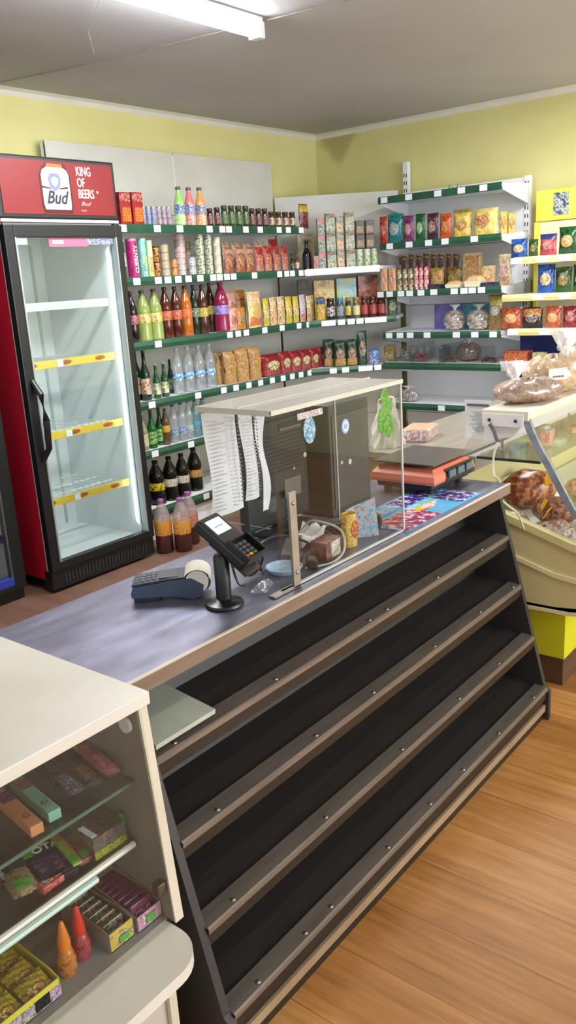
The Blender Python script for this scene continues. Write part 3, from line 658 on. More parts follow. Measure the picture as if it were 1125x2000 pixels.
MB().tube([(.0, yb-.07, 1.0), (.0, yb-.075, 1.52), (-.02, yb-.075, 1.56), (-.045, yb-.075, 1.56), (-.06, yb-.075, 1.52), (-.06, yb-.07, 1.2)], .004, 6).build('cooling_pipe', M('pipe_grey', C('#a8adad'), .4), F, True)
for x in (-.2, .22):
    o = box('shelf_track', x-.008, x+.008, yb-.026, yb-.02, .14, 1.66, M('track_grey', C('#b6bbba'), .4, .3), F)
yel_rail = paint('yellow_promo_rail', '#d9b430', '#e6c853', .4, 8)
ink_red = M('promo_ink', C('#a8541a'), .5)
for z, pm in ((1.355, None), (1.087, yel_rail), (.745, yel_rail), (.42, yel_rail)):
    m = MB()
    for k in range(15): m.box(-.285+k*.0405, -.282+k*.0405, yf+.075, yb-.07, z-.002, z+.002)
    for yy in (yf+.08, yf+.2, yf+.34, yb-.075): m.box(-.288, .288, yy-.0025, yy+.0025, z-.006, z-.001)
    s = m.build('wire_shelf', M('white_wire', C('#dfe3e2'), .4), F)
    r = box('shelf_rail', -.287, .287, yf+.062, yf+.07, z-.022, z+.016, pm or M('clear_rail', C('#c3d0c8'), .25), s, .002)
    if pm:
        for xx in (-.22, -.02, .19):
            MB().ball((xx, yf+.061, z-.002), .014, 2.4, .12, .8).build('promo_print', ink_red, s, True)
    box('price_tag', -.075, -.04, yf+.058, yf+.061, z-.02, z+.012, tagm, s)
D = box('door_frame', -.335, -.285, yf-.045, yf-.005, .115, 1.71, black_plastic, F, .004)
box('frame_side', .285, .33, yf-.045, yf-.005, .115, 1.71, black_plastic, D, .004)
box('frame_top', -.285, .285, yf-.045, yf-.005, 1.655, 1.71, black_plastic, D, .004)
box('frame_bottom', -.285, .285, yf-.045, yf-.005, .115, .155, black_plastic, D, .004)
for s in (-1, 1): box('inner_gasket', s*.284-.004, s*.284+.004, yf-.05, yf-.012, .155, 1.655, M('silver_edge', C('#aab2b4'), .3, .5), D)
box('door_glass', -.285, .285, yf-.030, yf-.024, .15, 1.66, glass('fridge_glass', (.93, .96, .95), .12, .02), F)
MB().tube([(-.300, yf-.045, 1.03), (-.292, yf-.085, .97), (-.288, yf-.095, .85), (-.290, yf-.09, .72), (-.300, yf-.045, .66)], [.013, .015, .016, .015, .013], 10).build('door_handle', black_plastic, F, True)
for sx_ in (-1, 1):
    box('light_strip', sx_*.285-.006, sx_*.285+.006, yf+.02, yf+.03, .2, 1.6, M('strip_glow', (.9, .96, 1), .5, emit=.8), F)
    fl = area('added_fridge_fill', (2.555+sx_*.275, 3.62+yf+.035, .9), (-PI/2, 0, sx_*.5), .02, 1.4, 1.5, (.9, .96, 1))  # area lamps and left strip added to brighten the fridge interior
st = box('door_sticker', -.28, -.215, yf-.0325, yf-.0305, 1.625, 1.652, label_white, F)
st2 = box('door_sticker', -.10, .12, yf-.0325, yf-.0305, 1.615, 1.652, M('pink_sticker', C('#d0627d'), .5), F)
box('door_sticker', .12, .275, yf-.0325, yf-.0305, 1.622, 1.652, P(['#2d3460', '#c9cee0', '#454c7c'], 60), F)
box('sticker_print', -.08, -.02, yf-.0345, yf-.0325, 1.626, 1.642, label_white, st2)
box('white_seam', -.33, .33, yf-.03, yf-.005, 1.721, 1.734, white_metal, F, .003)
hd = box('header_box', -.332, .332, yf-.03, yf+.12, 1.735, 2.0, black_plastic, F, .008)
hy = yf-.031
pan = box('header_panel', -.312, .312, hy-.002, hy, 1.755, 1.982, paint('header_red', '#70080d', '#7c0b11', .4, 2), hd)
fz = lambda name, pts, mat, k=0: MB().poly([(x, hy-.0022-k*.0008, z) for x, z in pts], (0, -.0007, 0)).build(name, mat, hd)
# can picture printed on the header
fz('printed_can', [(-.098, 1.760), (.056, 1.760), (.064, 1.79), (.064, 1.92), (.046, 1.955), (.03, 1.975), (-.072, 1.975), (-.09, 1.955), (-.108, 1.92), (-.108, 1.79)], M('can_red', C('#4a0d0b'), .35, .2))
fz('printed_can_top', [(-.066, 1.958), (.024, 1.958), (.020, 1.972), (-.062, 1.972)], M('can_gold', C('#a3602c'), .35, .3), 1)
fz('printed_can_body', [(-.092, 1.776), (.050, 1.776), (.054, 1.80), (.054, 1.925), (.044, 1.946), (.022, 1.957), (-.064, 1.957), (-.088, 1.946), (-.098, 1.925), (-.098, 1.80)], M('can_silver', C('#a6a9bb'), .4, 0), 1)
fz('printed_shield', [(-.028, 1.855), (.0, 1.875), (.006, 1.91), (-.005, 1.928), (-.028, 1.932), (-.051, 1.928), (-.062, 1.91), (-.056, 1.875)], M('shield_blue', C('#65719f'), .4), 2)
fz('printed_shield', [(-.028, 1.872), (-.012, 1.885), (-.008, 1.908), (-.028, 1.918), (-.048, 1.908), (-.044, 1.885)], M('shield_pale', C('#b9c0dc'), .4), 3)
fz('printed_band', [(-.098, 1.868), (-.05, 1.864), (-.05, 1.868), (-.098, 1.876)], M('can_red'), 2)
fz('printed_band', [(.042, 1.868), (-.006, 1.864), (-.006, 1.868), (.042, 1.876)], M('can_red'), 2)
inkd = M('can_ink', C('#22222c'), .5)
text('Bud', .078, inkd, hd, (-.028, hy-.0052, 1.826), sx=.92, shear=.35, align='CENTER', bold=.0012)
for b_, z_ in (('KING', 1.945), ('OF', 1.896), ('BEERS', 1.847)):
    text(b_, .056, label_white, hd, (.098, hy-.003, z_), sx=.64, bold=.0005)
text('*', .03, label_white, hd, (.207, hy-.003, 1.853)); text('Bud', .026, M('pink_ink', C('#dba0a0'), .5), hd, (.108, hy-.003, 1.805), sx=1.3, shear=.4)
text('enjoy', .013, M('pink_ink'), hd, (.105, hy-.003, 1.776), sx=1.1)
g_ = box('base_grille', -.332, .332, yf-.03, yf+.03, .015, .11, black_plastic, F, .005)
m = MB()
for k in range(26): m.box(-.26+k*.021, -.25+k*.021, yf-.033, yf-.029, .035, .092)
m.build('grille_slots', slot_dark, g_)
for s in (-.3, .3): MB().lathe([(.018, 0), (.018, .05)], 12, (s, yf+.06, 0)).build('foot', black_plastic, F)
for s in (-.3, .3): MB().lathe([(.018, 0), (.018, .06)], 12, (s, yb-.05, 0)).build('foot', black_plastic, F)

# ---- second fridge at the left edge
G = thing('display_fridge', 'black drinks fridge with blue shelf rails at the left picture edge', 'fridge', (1.805, 3.71, 0))
box('side_wall', .30, .325, -.28, .28, .05, 1.95, black_plastic, G, .004); box('side_wall', -.325, -.30, -.28, .28, .05, 1.95, black_plastic, G, .004)
box('rear_wall', -.30, .30, .26, .28, .05, 1.95, liner, G); box('roof', -.30, .30, -.28, .28, 1.93, 1.95, black_plastic, G)
box('inner_floor', -.30, .30, -.28, .26, .05, .075, liner, G)
for s in (-1, 1): box('inner_side', s*.2965-.0035, s*.2965+.0035, -.26, .26, .075, 1.93, liner, G)
blue = M('blue_rail', C('#2c3b9a'), .4)
for z in (.3, .58, .9, 1.25, 1.55):
    s = box('shelf', -.29, .29, -.235, .25, z-.006, z, M('white_wire'), G)
    box('shelf_rail', -.292, .292, -.245, -.237, z-.022, z+.018, blue, s)
D2 = box('door_frame', .262, .325, -.325, -.285, .06, 1.93, black_plastic, G, .004); box('frame_side', -.325, -.262, -.325, -.285, .06, 1.93, black_plastic, D2, .004)
box('frame_bottom', -.262, .262, -.325, -.285, .06, .085, black_plastic, D2, .003); box('frame_top', -.262, .262, -.325, -.285, 1.86, 1.93, black_plastic, D2, .003)
box('frame_rail', -.262, .262, -.325, -.283, .085, .125, blue, D2, .003)
box('inner_gasket', .254, .262, -.322, -.29, .125, 1.86, M('dull_gasket', C('#595c5e'), .4, .3), D2)
box('door_glass', -.262, .262, -.308, -.303, .11, 1.87, glass('fridge_glass'), G)
box('base_grille', -.325, .325, -.29, -.26, 0, .05, black_plastic, G, .003)
for sx_ in (-.29, .29): box('foot', sx_-.02, sx_+.02, .2, .24, 0, .05, black_plastic, G)

# ================================================================ dark counter
CT = thing('shop_counter', 'dark wood counter with sloping tiers of empty display trays', 'counter', (0, 0, 0))
def top_mat():
    m, nt, N, L_, b = nodes_of('worn_steel_top', .33, .55, .5)
    n = noise(nt, coords(nt, (2.2, 5, 1)), 2.0, 5, .6); r = ramp(nt, [(.3, C('#6a6977')), (.5, C('#7b7a8c')), (.72, C('#9495aa'))])
    L_.new(n.outputs['Fac'], r.inputs[0]); L_.new(r.outputs[0], b.inputs['Base Color'])
    n2 = noise(nt, coords(nt, (3, 9, 1)), 3, 3, .5); r2_ = ramp(nt, [(.3, (.28, .28, .28)), (.7, (.38, .38, .38))]); L_.new(n2.outputs['Fac'], r2_.inputs[0]); L_.new(r2_.outputs[0], b.inputs['Roughness'])
    return m
XL, XR = .832, 2.352
topo = box('worktop', .80, 2.375, 1.047, 1.46, .722, .754, top_mat(), CT, .002)
box('edge_band', .80, 2.376, 1.043, 1.047, .723, .752, paint('tan_edge', '#75624f', '#877361', .45, 5, 0, (1, 8, 8)), topo)
box('edge_trim', .80, 2.376, 1.0425, 1.049, .752, .7552, M('pale_edge', C('#c8c0b2'), .35), topo)
prof = [(1.062, .722), (.905, .115), (.888, .10), (.888, 0), (1.44, 0), (1.44, .722)]
for x0, x1 in ((XL, XL+.018), (XR-.018, XR)):
    MB().poly([(x0, y, z) for y, z in prof], (x1-x0, 0, 0)).build('end_panel', dark_wood, CT)
MB().poly([(XL+.018, 1.20, .722), (XL+.018, 1.06, .06), (XL+.018, 1.078, .06), (XL+.018, 1.218, .722)], (XR-XL-.036, 0, 0)).build('back_board', dark_wood, CT)
MB().box(XL+.018, XR-.018, 1.42, 1.438, 0, .722).build('rear_board', dark_wood, CT)
lips = ((1.033, .595), (.989, .441), (.944, .277), (.897, .112))
def lip_mat():
    return alu
for i, (y, z) in enumerate(lips):
    yb_ = 1.06+(z-.06)*.21+.004
    s = MB().poly([(XL+.018, y+.008, z-.003), (XL+.018, yb_, z+.016), (XL+.018, yb_, z+.002), (XL+.018, y+.008, z-.017)], (XR-XL-.036, 0, 0)).build('display_shelf', dark_wood, CT)
    box('front_board', XL+.018, XR-.018, y-.002, y+.012, z-.036, z-.004, paint('brown_edge', '#1f1a14', '#2a231b', .4, 6, 0, (1, 10, 10)), s)
    MB().poly([(XL+.018, y-.005, z-.010), (XL+.018, y-.005, z+.0005), (XL+.018, y-.001, z+.003), (XL+.018, y+.036, z+.0065), (XL+.018, y+.036, z+.003), (XL+.018, y-.002, z-.001)], (XR-XL-.036, 0, 0)).build('metal_lip', alu, s)
    for x in [(.905, 1.2, 1.56, 1.64, 1.9, 2.17), (.955, 1.27, 1.5, 1.8, 2.07, 2.3), (.93, 1.23, 1.55, 1.85, 2.1), (.93, 1.08, 1.17, 1.4, 1.6, 1.78, 2.0, 2.25)][i]:
        MB().ball((x, y+.008, z+.0040), .0055, 1, 1, .55).build('screw', chrome, s, True)
box('kick_board', XL+.018, XR-.018, .905, .92, 0, .062, paint('brown_edge'), CT)
box('kick_trim', XL+.018, XR-.018, .898, .905, .03, .052, paint('pale_kick_trim', '#8c7458', '#a28a6b', .45, 6), CT)
wb = thing('marble_board', 'pale marble-look offcut board lying on the counter’s top tray', 'board', (.945, 1.106, .622), 0)
wb.rotation_euler = (math.radians(7), 0, 0)
box('board_slab', -.092, .062, -.075, .072, 0, .010, paint('pale_marble', '#aab09f', '#bcc2b1', .4, 9), wb, .001)
dirt = MB()
for k in range(7): dirt.ball((2.28+random.uniform(-.03, .035), .935+random.uniform(-.012, .012), .106), .006, 1.4, 1, .5, .3, 1)
tag(dirt.build('crumpled_film', M('film_scrap', C('#8d8578'), .4), None, True), 'crumpled scrap of film at the far end of the lowest tray', 'scrap')

# ================================================================ white glass showcase
SH = thing('glass_showcase', 'pale showcase with sloping glass front and white top, nearest the camera', 'showcase', (0, 0, 0))
pale = paint('pale_marble_top', '#d2cdbf', '#dcd8cb', .38, 5); palew = paint('pale_wood_edge', '#c9c1ab', '#d4ccb7', .5, 6)
inner_g = paint('showcase_inner', '#837d73', '#8f897e', .5, 4)
def prof_(y0=.97, y1=.937): return [(y0, .752), (y1, .352), (1.38, .352), (1.38, .752)]
box('top_slab', -.1, .795, .962, 1.384, .7525, .775, pale, SH, .002)
MB().poly([(.774, y, z) for y, z in prof_()], (.016, 0, 0)).build('end_panel', inner_g, SH)
MB().poly([(.773, .968, .752), (.773, .935, .352), (.773, .939, .352), (.773, .974, .752)], (.0185, 0, 0)).build('panel_edge', palew, SH)
box('back_panel', -.1, .774, 1.36, 1.378, .352, .752, inner_g, SH)
pts = [(-.1, .85)]
for k in range(9):
    a = -PI/2+k*PI/16; pts.append((.70+.068*math.cos(a), .918+.068*math.sin(a)))
pts += [(.768, 1.384), (-.1, 1.384)]
MB().poly([(x, y, .33) for x, y in pts], (0, 0, .022)).build('ledge', pale, SH)
box('tray_liner', -.1, .772, .955, 1.36, .352, .354, paint('grey_liner', '#8b8780', '#979289', .5, 3), SH)
box('base_cabinet', -.1, .755, .965, 1.38, 0, .33, paint('base_white', '#b9b3a6', '#c4beb1', .5, 4), SH, .002)
box('base_edge', .755, .772, .955, 1.38, 0, .33, palew, SH)
MB().poly([(-.1, .962, .752), (-.1, .938, .358), (-.1, .941, .358), (-.1, .965, .752)], (.874, 0, 0)).build('front_glass', glass('showcase_glass', (.95, .965, .955), .07), SH)
gs = glass('green_shelf_glass', (.86, .92, .88), .12)
g1 = box('glass_shelf', -.1, .772, 1.0, 1.355, .6045, .6105, gs, SH); box('shelf_edge', -.1, .772, .9975, 1.0, .6045, .6105, M('glass_edge_green', C('#56705f'), .2), g1)
g2 = box('glass_shelf', -.1, .772, 1.024, 1.355, .4775, .4835, gs, SH); box('shelf_edge', -.1, .772, 1.0215, 1.024, .4775, .4835, M('glass_edge_green'), g2)
rodm = M('pale_rod', C('#efe9dc'), .25); rod2 = M('mint_rod', C('#cfe6dc'), .25)
MB().tube([(-.1, 1.012, .484), (.765, 1.012, .484)], .0058, 8).build('holder_rod', rodm, g2, True)
MB().tube([(-.1, 1.003, .4765), (.676, 1.003, .4765)], .0058, 8).build('holder_rod', rod2, g2, True)
MB().lathe([(.014, 0), (.014, .006)], 18).move(Matrix.Translation((.766, 1.0, .715)) @ Matrix.Rotation(PI/2, 4, 'Y')).build('hinge_disc', label_white, SH)
box('glass_clip', .755, .774, .948, .965, .41, .432, M('clip_chrome', C('#7d7a72'), .25, .9), SH, .003)
MB().lathe([(.001, 0), (.012, .002), (.013, .006), (.008, .010)], 12).move(Matrix.Translation((.774, 1.045, .52)) @ Matrix.Rotation(-PI/2, 4, 'Y')).build('round_sticker', M('green_sticker', C('#2f8a2b'), .5), SH)

# ================================================================ deli display case
cream = paint('cream_plastic', '#cbbd86', '#d4c790', .36, 2); creaml = paint('cream_top', '#dad6be', '#e2dfca', .4, 3)
DL = thing('deli_case', 'cream refrigerated deli case with curved glass front, at the counter’s far end', 'display case', (0, 0, 0))
X0, X1 = 2.52, 4.2
def sweep(pts, name, mat, x0=X0, x1=X1, parent=DL, sm=False):
    return MB().poly([(x0, y, z) for y, z in pts], (x1-x0, 0, 0)).build(name, mat, parent, sm)
bout = [(1.42, .62), (1.42, .30), (1.15, .285), (.95, .285), (.80, .30), (.66, .36), (.58, .43), (.56, .452)]
b_ = sweep(bout+[(.575, .456), (.60, .44), (.68, .38), (.81, .325), (.95, .31), (1.15, .31), (1.395, .325), (1.395, .62)], 'basin', cream)
sweep(bout+[(.60, .46), (.82, .505), (.90, .527), (1.08, .585), (1.2, .62), (1.3, .62)], 'basin_end', cream, X0, X0+.025, b_)
sweep([(.545, .452), (.55, .472), (.72, .506), (.90, .542), (1.08, .60), (1.28, .665), (1.30, .64), (1.08, .575), (.90, .517), (.72, .476), (.56, .438)], 'basin_rim', cream, X0-.012, X0+.02, b_)
sweep([(.57, .40), (.80, .415), (.95, .43), (1.10, .475), (1.3, .54), (1.3, .525), (1.10, .460), (.95, .415), (.80, .395), (.57, .385)], 'moulded_line', paint('cream_light', '#ded29f', '#e6dbac', .36, 2), X0-.008, X0+.01, b_)
sweep([(1.42, .70), (1.42, .62), (1.32, .62), (1.32, .70)], 'rear_rail', cream, X0, X1, b_)
sweep([(1.30, .312), (1.05, .300), (.90, .302), (.78, .318), (.78, .306), (.90, .290), (1.05, .288), (1.30, .298)], 'basin_lip', paint('cream_light'), X0-.006, X0+.02, b_)
tray = box('display_tray', X0+.03, X1, .66, 1.38, .475, .495, white_metal, DL)
pl = box('yellow_base', X0+.04, X1-.1, .925, 1.35, .11, .285, paint('yellow_base', '#c6c41d', '#d2d02a', .4, 3), DL)
box('plinth', X0+.06, X1-.12, .935, 1.34, 0, .11, paint('brown_plinth', '#4a3625', '#5d452f', .5, 6, 0, (1, 6, 6)), DL)
tp = box('top_board', X0-.01, X1, 1.045, 1.205, .925, .957, creaml, DL, .003)
brk = box('end_bracket', X0-.014, X0-.01, 1.06, 1.2, .905, .945, white_metal, tp)
for y in (1.085, 1.175): MB().ball((X0-.016, y, .925), .006, .5, 1, 1).build('bolt', slot_dark, brk, True)
lampb = sweep([(1.2, .925), (1.06, .925), (1.10, .87), (1.2, .85)], 'lamp_housing', white_metal, X0, X1)
# curved end glass and its steel edging
arc = []
for k in range(13):
    AP = ((1.05, .945), (1.02, .87), (.97, .79), (.93, .72), (.89, .652), (.83, .590), (.76, .543), (.68, .505), (.58, .472))
    q_ = k/12*8; i_ = min(7, int(q_)); f_ = q_-i_
    arc.append((AP[i_][0]*(1-f_)+AP[i_+1][0]*f_, AP[i_][1]*(1-f_)+AP[i_+1][1]*f_))
MB().poly([(X0+.004, y, z) for y, z in arc]+[(X0+.004, y, z) for y, z in ((.56, .47), (.72, .50), (.90, .535), (1.08, .595), (1.28, .66), (1.30, .78), (1.205, .93))], (.005, 0, 0)).build('end_glass', glass('deli_glass', (.93, .95, .935), .05, .03, fr=.2), DL)
inn = [(y+.023, z-.004) for y, z in arc]
MB().poly([(X0-.004, y, z) for y, z in arc]+[(X0-.004, y, z) for y, z in reversed(inn)], (.016, 0, 0)).build('steel_edging', paint('brushed_steel', '#8f9fb0', '#b4bfcb', .3, 30, .5), DL)
gm = MB(); gm.grid(lambda u, v: (X0+.01+u*(X1-X0-.01), arc[min(12, round(v*12))][0], arc[min(12, round(v*12))][1]), 1, 12).build('front_glass', glass('deli_glass'), DL, True)
wt = box('rear_worktop', X0+.08, X1, 1.285, 1.80, .735, .76, paint('steel_worktop', '#8d8579', '#a09789', .35, 4, .3, (1, 8, 1)), DL, .002)
box('track_slot', X0+.08, X1, 1.30, 1.345, .7605, .764, M('track_black', C('#2b2926'), .5), wt)
box('track_rail', X0+.08, X1, 1.272, 1.300, .725, .775, paint('grey_rail', '#938c7f', '#a19a8d', .35, 6), wt)
box('rear_cabinet', X0+.12, X1, 1.42, 1.76, 0, .735, paint('rear_cream', '#b7ad86', '#c2b891', .5, 3), DL)
gsh = box('glass_shelf', X0+.06, X1, 1.03, 1.255, .775, .782, gs, DL)
box('shelf_edge', X0+.058, X0+.062, 1.03, 1.255, .774, .783, M('shelf_edge_dark', C('#3c423d'), .3), gsh)
for xx in (2.75, 3.4): MB().tube([(xx, 1.24, .78), (xx, 1.24, .90)], .005, 6).build('shelf_support', chrome, DL, True)
wcab = M('cream_cord', C('#cfc7b2'), .5)
MB().tube([(2.487, 1.165, .915), (2.485, 1.150, .895), (2.475, 1.138, .875), (2.470, 1.128, .862)], .006, 8).build('lamp_plug', M('plug_grey', C('#59606b'), .4), DL, True)
MB().tube([(2.468, 1.128, .862), (2.46, 1.135, .83), (2.455, 1.137, .80), (2.44, 1.128, .770), (2.42, 1.115, .760), (2.40, 1.09, .752), (2.395, 1.085, .70), (2.42, 1.072, .67), (2.46, 1.055, .635), (2.480, 1.045, .59), (2.487, 1.043, .575)], .0035, 6).build('power_cord', wcab, DL, True)
# pink tub and snacks on the glass shelf
t = thing('food_tub', 'pink plastic tub with clear lid on the deli case glass shelf', 'tub', (2.86, 1.14, .782))
MB().lathe([(.04, 0), (.046, .045), (.046, .05)], 20).build('tub_body', P(['#c9887c', '#dba79c', '#b5605a'], 30), t, True)
MB().lathe([(.047, .05), (.047, .054), (.03, .056), (.028, .068), (.005, .068)], 20).build('tub_lid', M('lid_grey', C('#a7a294'), .3), t, True)
sk = ['#c99a55', '#dcb878', '#b57f40']
for k, (dx, dy, dz) in enumerate(((0, 0, 0), (.05, .012, .0), (.09, -.018, 0), (.045, -.006, .024), (.13, .008, 0), (.10, .0, .022))):
    o = MB().ball((0, 0, 0), .017, 1.7, .9, .8, .18, 2).build('breaded_piece', P(sk, 60, .7), None, True, (3.06+dx, 1.10+dy, .796+dz), (0, 0, k*.7))
    tag(o, f'breaded snack piece on the deli glass shelf, {["near end", "second from near end", "front", "upper, resting on two others", "far end", "upper far piece"][k]} of the pile', 'food', 'breaded pieces on the deli shelf')
# wrapped meat in the basin
def lump(name, c, s, mat, jit=.16, rot=0, sub=3):
    q = MB(); q.ball((0, 0, 0), 1, s[0], s[1], s[2], 0, sub)
    for v in q.b.verts:
        n = math.sin(v.co.x*70+c[0]*40)*math.cos(v.co.y*80+c[1]*31)*math.sin(v.co.z*90+2)
        v.co *= 1+jit*n
    return q.build(name, mat, None, True, c, (0, 0, rot))
meat = P(['#6b3a2a', '#8f5038', '#b78068', '#5b2c22'], 26, .3); meat2 = P(['#8c6656', '#a88a7c', '#c7b4aa', '#6a4436'], 22, .25); meat3 = P(['#7d3a22', '#a45a34', '#c98a5c'], 20, .3)
tagy = M('yellow_price_card', C('#d9a21a'), .5)
for k, (x, y, dz, s, m_, lb) in enumerate((
    (2.665, 1.17, .02, (.07, .065, .04), meat2, 'grey-pink vacuum pack of meat nearest the end glass'),
    (2.65, 1.0, .02, (.06, .065, .035), meat2, 'pale wrapped meat pack at the front of the deli basin'),
    (2.83, 1.07, .03, (.08, .07, .05), meat, 'dark smoked meat pack in the middle of the deli basin'),
    (2.99, 1.24, .045, (.11, .08, .075), meat3, 'red-brown sausage pack heaped at the back of the deli basin'),
    (3.20, 1.10, .03, (.09, .07, .045), meat3, 'large smoked meat joint far along the deli basin'),
    (2.80, .90, .015, (.06, .05, .028), meat, 'dark meat cut under the steel edging of the deli case'),
    (3.08, .92, .02, (.08, .06, .035), meat2, 'pale wrapped cut beyond the steel edging in the deli basin'))):
    tag(lump('meat_pack', (x, y, .4955+s[2]*1.05), s, m_, .12, k*.8), lb, 'meat', 'packs in the deli basin')
for k, (x, y, z, rz, lb) in enumerate(((2.77, 1.09, .585, .5, 'yellow price card on the middle meat pack in the deli basin'), (2.70, 1.05, .575, .1, 'yellow price card near the end glass of the deli basin'), (2.95, 1.15, .625, .7, 'yellow price card on the sausages in the deli basin'))):
    t = thing('price_card', lb, 'price card', (x, y, z), 0); t.rotation_euler = (.5, 0, rz)
    box('card', -.026, .026, -.001, .001, -.018, .018, tagy, t)
    box('printed_figure', -.014, .014, -.0018, -.001, -.006, .008, P(['#3b2a12', '#d9a21a'], 90), t)
# notice taped to the rear of the top
t = thing('paper_notice', 'white paper notice hanging from the rear corner of the deli case', 'notice', (2.62, 1.27, .90))
paperm = M('paper_white', C('#e9eaee'), .7)
MB().grid(lambda u, v: (.004*math.sin(v*4), -.05+u*.10, -.065+v*.135), 4, 6).build('sheet', paperm, t, True)
box('printed_bar', -.004, -.001, -.04, .04, .048, .056, M('ink_grey', C('#5d6472'), .7), t)
for k in range(5): box('printed_line', -.004, -.0005, -.035, .02+.01*(k % 2), .025-k*.014, .029-k*.014, M('ink_pale', C('#b4b9c4'), .7), t)

# bread bags on the deli top
def bread_bag(loc, sx, sy, sz, inner, label, knot, rot=0, kcol=None):
    t = thing('bread_bag', label, 'bag', loc, rot, 'bread bags on the deli case')
    def f(u, v):
        a = u*2*PI; ph = v*PI
        r = math.sin(ph)**.75; w_ = 1+.05*math.sin(a*5+v*9)+.04*math.sin(a*9+v*14)
        return (sx*r*math.cos(a)*w_, sy*r*math.sin(a)*w_, sz*(1-math.cos(ph))*.5*w_)
    MB().grid(f, 40, 22, True).build('filled_bag', inner, t, True)
    film = glass('bag_film', (.93, .92, .9), .35, .12, .12, (.85, .84, .82))
    MB().grid(lambda u, v: tuple(c*1.03+ (0.0 if i < 2 else .001) for i, c in enumerate(f(u, .06+v*.94))), 40, 22, True).build('film', film, t, True)
    kx, kh, kr = knot
    def g(u, v):
        a = u*2*PI
        r = kr*(.22+1.0*abs(v-.22)**1.1+ .25*math.sin(a*4+v*5)*v)
        return (kx+r*math.cos(a), r*.8*math.sin(a), sz*.86+kh*v)
    MB().grid(g, 28, 10, True).build('bag_neck', glass('neck_film', (.95, .94, .94), .4, .15, .55, (.93, .91, .91)), t, True)
    for s in (-1, 1):
        MB().grid(lambda u, v: (kx+s*kr*(.2+.75*math.sin(u*PI)*v*.9)+s*.2*kr*u, kr*.5*math.cos(u*PI*2)*v, sz*.86+kh*.32+kh*(.75*u*(.5+v*.5))), 10, 6).build('knot_ear', glass('neck_film'), t, True)
    return t
bread_bag((2.70, 1.125, .957), .125, .07, .075, P(['#8a6043', '#b28763', '#c7a27a', '#6e4a33'], 30, .55), 'knotted clear bag of dark bread slices at the deli top near end', (-.055, .075, .045), -.55)
bb = bread_bag((2.93, 1.13, .957), .115, .07, .125, P(['#c99e5c', '#d8b880', '#e3cfa6', '#c28f3f'], 18, .5), 'tall knotted bag of golden bread with paper label, behind the dark bread', (.05, .11, .05), -.55)
box('bread_label', -.075, .0, -.078, -.074, .055, .095, M('cream_label', C('#e8e0cf'), .6), bb)
for k in range(4): box('label_mark', -.06+k*.012, -.052+k*.012, -.080, -.078, .064, .070, M('label_ink', C('#6b6152'), .6), bb)
bread_bag((3.17, 1.125, .957), .12, .07, .15, P(['#cfa66a', '#ddbd8c', '#c98d52', '#d8c35a'], 14, .5), 'peach-gold bag of loaves furthest along the deli top', (.02, .07, .04), .2)

# ================================================================ things on the counter
CTZ = .7545
# card reader on a pole
pp_ = thing('card_reader', 'black card payment pad tilted on a round-based stand', 'card reader', (1.172, 1.143, CTZ+.0005))
blk = M('reader_black', C('#141518'), .32)
MB().lathe([(.040, 0), (.041, .003), (.039, .008), (.022, .013), (.017, .016)], 32).build('stand_base', blk, pp_, True)
MB().lathe([(.0165, .012), (.0165, .105), (.013, .112)], 20).build('stand_pole', blk, pp_, True)
ang = math.radians(-38)
hm = Matrix.Translation((.026, -.004, .132)) @ Matrix.Scale(.92, 4) @ Matrix.Rotation(math.radians(9), 4, 'Z') @ Matrix.Rotation(math.radians(36), 4, 'X')
def hb(name, x0, x1, y0, y1, z0, z1, mat, parent, bev=0): return MB().box(x0, x1, y0, y1, z0, z1, bev).move(hm).build(name, mat, parent)
hd_ = hb('reader_body', -.040, .040, -.072, .078, -.014, .012, blk, pp_, .006)
hb('keypad_hood', -.040, -.034, -.072, -.008, .010, .028, blk, hd_, .002); hb('keypad_hood', .034, .040, -.072, -.008, .010, .028, blk, hd_, .002); hb('keypad_hood', -.040, .040, -.075, -.069, .004, .028, blk, hd_, .002); hb('keypad_hood', -.038, .038, -.012, -.006, .010, .022, blk, hd_, .002)
hb('mount_plate', -.03, .03, -.085, .03, -.024, -.014, M('mount_grey', C('#34302c'), .5), pp_, .003)
sc_ = hb('reader_screen', -.027, .027, .022, .064, .0118, .0135, M('screen_white', C('#dfe6ee'), .2, emit=.55), hd_)
hb('screen_line', -.018, .016, .040, .043, .0134, .0138, M('screen_ink', C('#7fa0c8'), .4), sc_)
kcol = [M('key_grey', C('#4b4d51'), .5)]*9
for r in range(4):
    for c in range(3):
        mat = M('key_grey', C('#56585c'), .5) if r < 3 else M(['key_red', 'key_yellow', 'key_green'][c], C(['#c05a3c', '#c9a92b', '#4f7a3a'][c]), .5)
        hb('key', -.024+c*.017, -.011+c*.017, -.028-r*.0115, -.020-r*.0115, .012, .0165, mat, hd_, .001)
MB().tube([(.03, -.03, .095), (.06, -.045, .10), (.085, -.04, .085), (.08, -.03, .06), (.06, -.02, .05), (.045, -.005, .075), (.03, .0, .09), (.035, -.01, .04), (.05, -.015, .03)], .0028, 6).build('coiled_cable', blk, pp_, True)
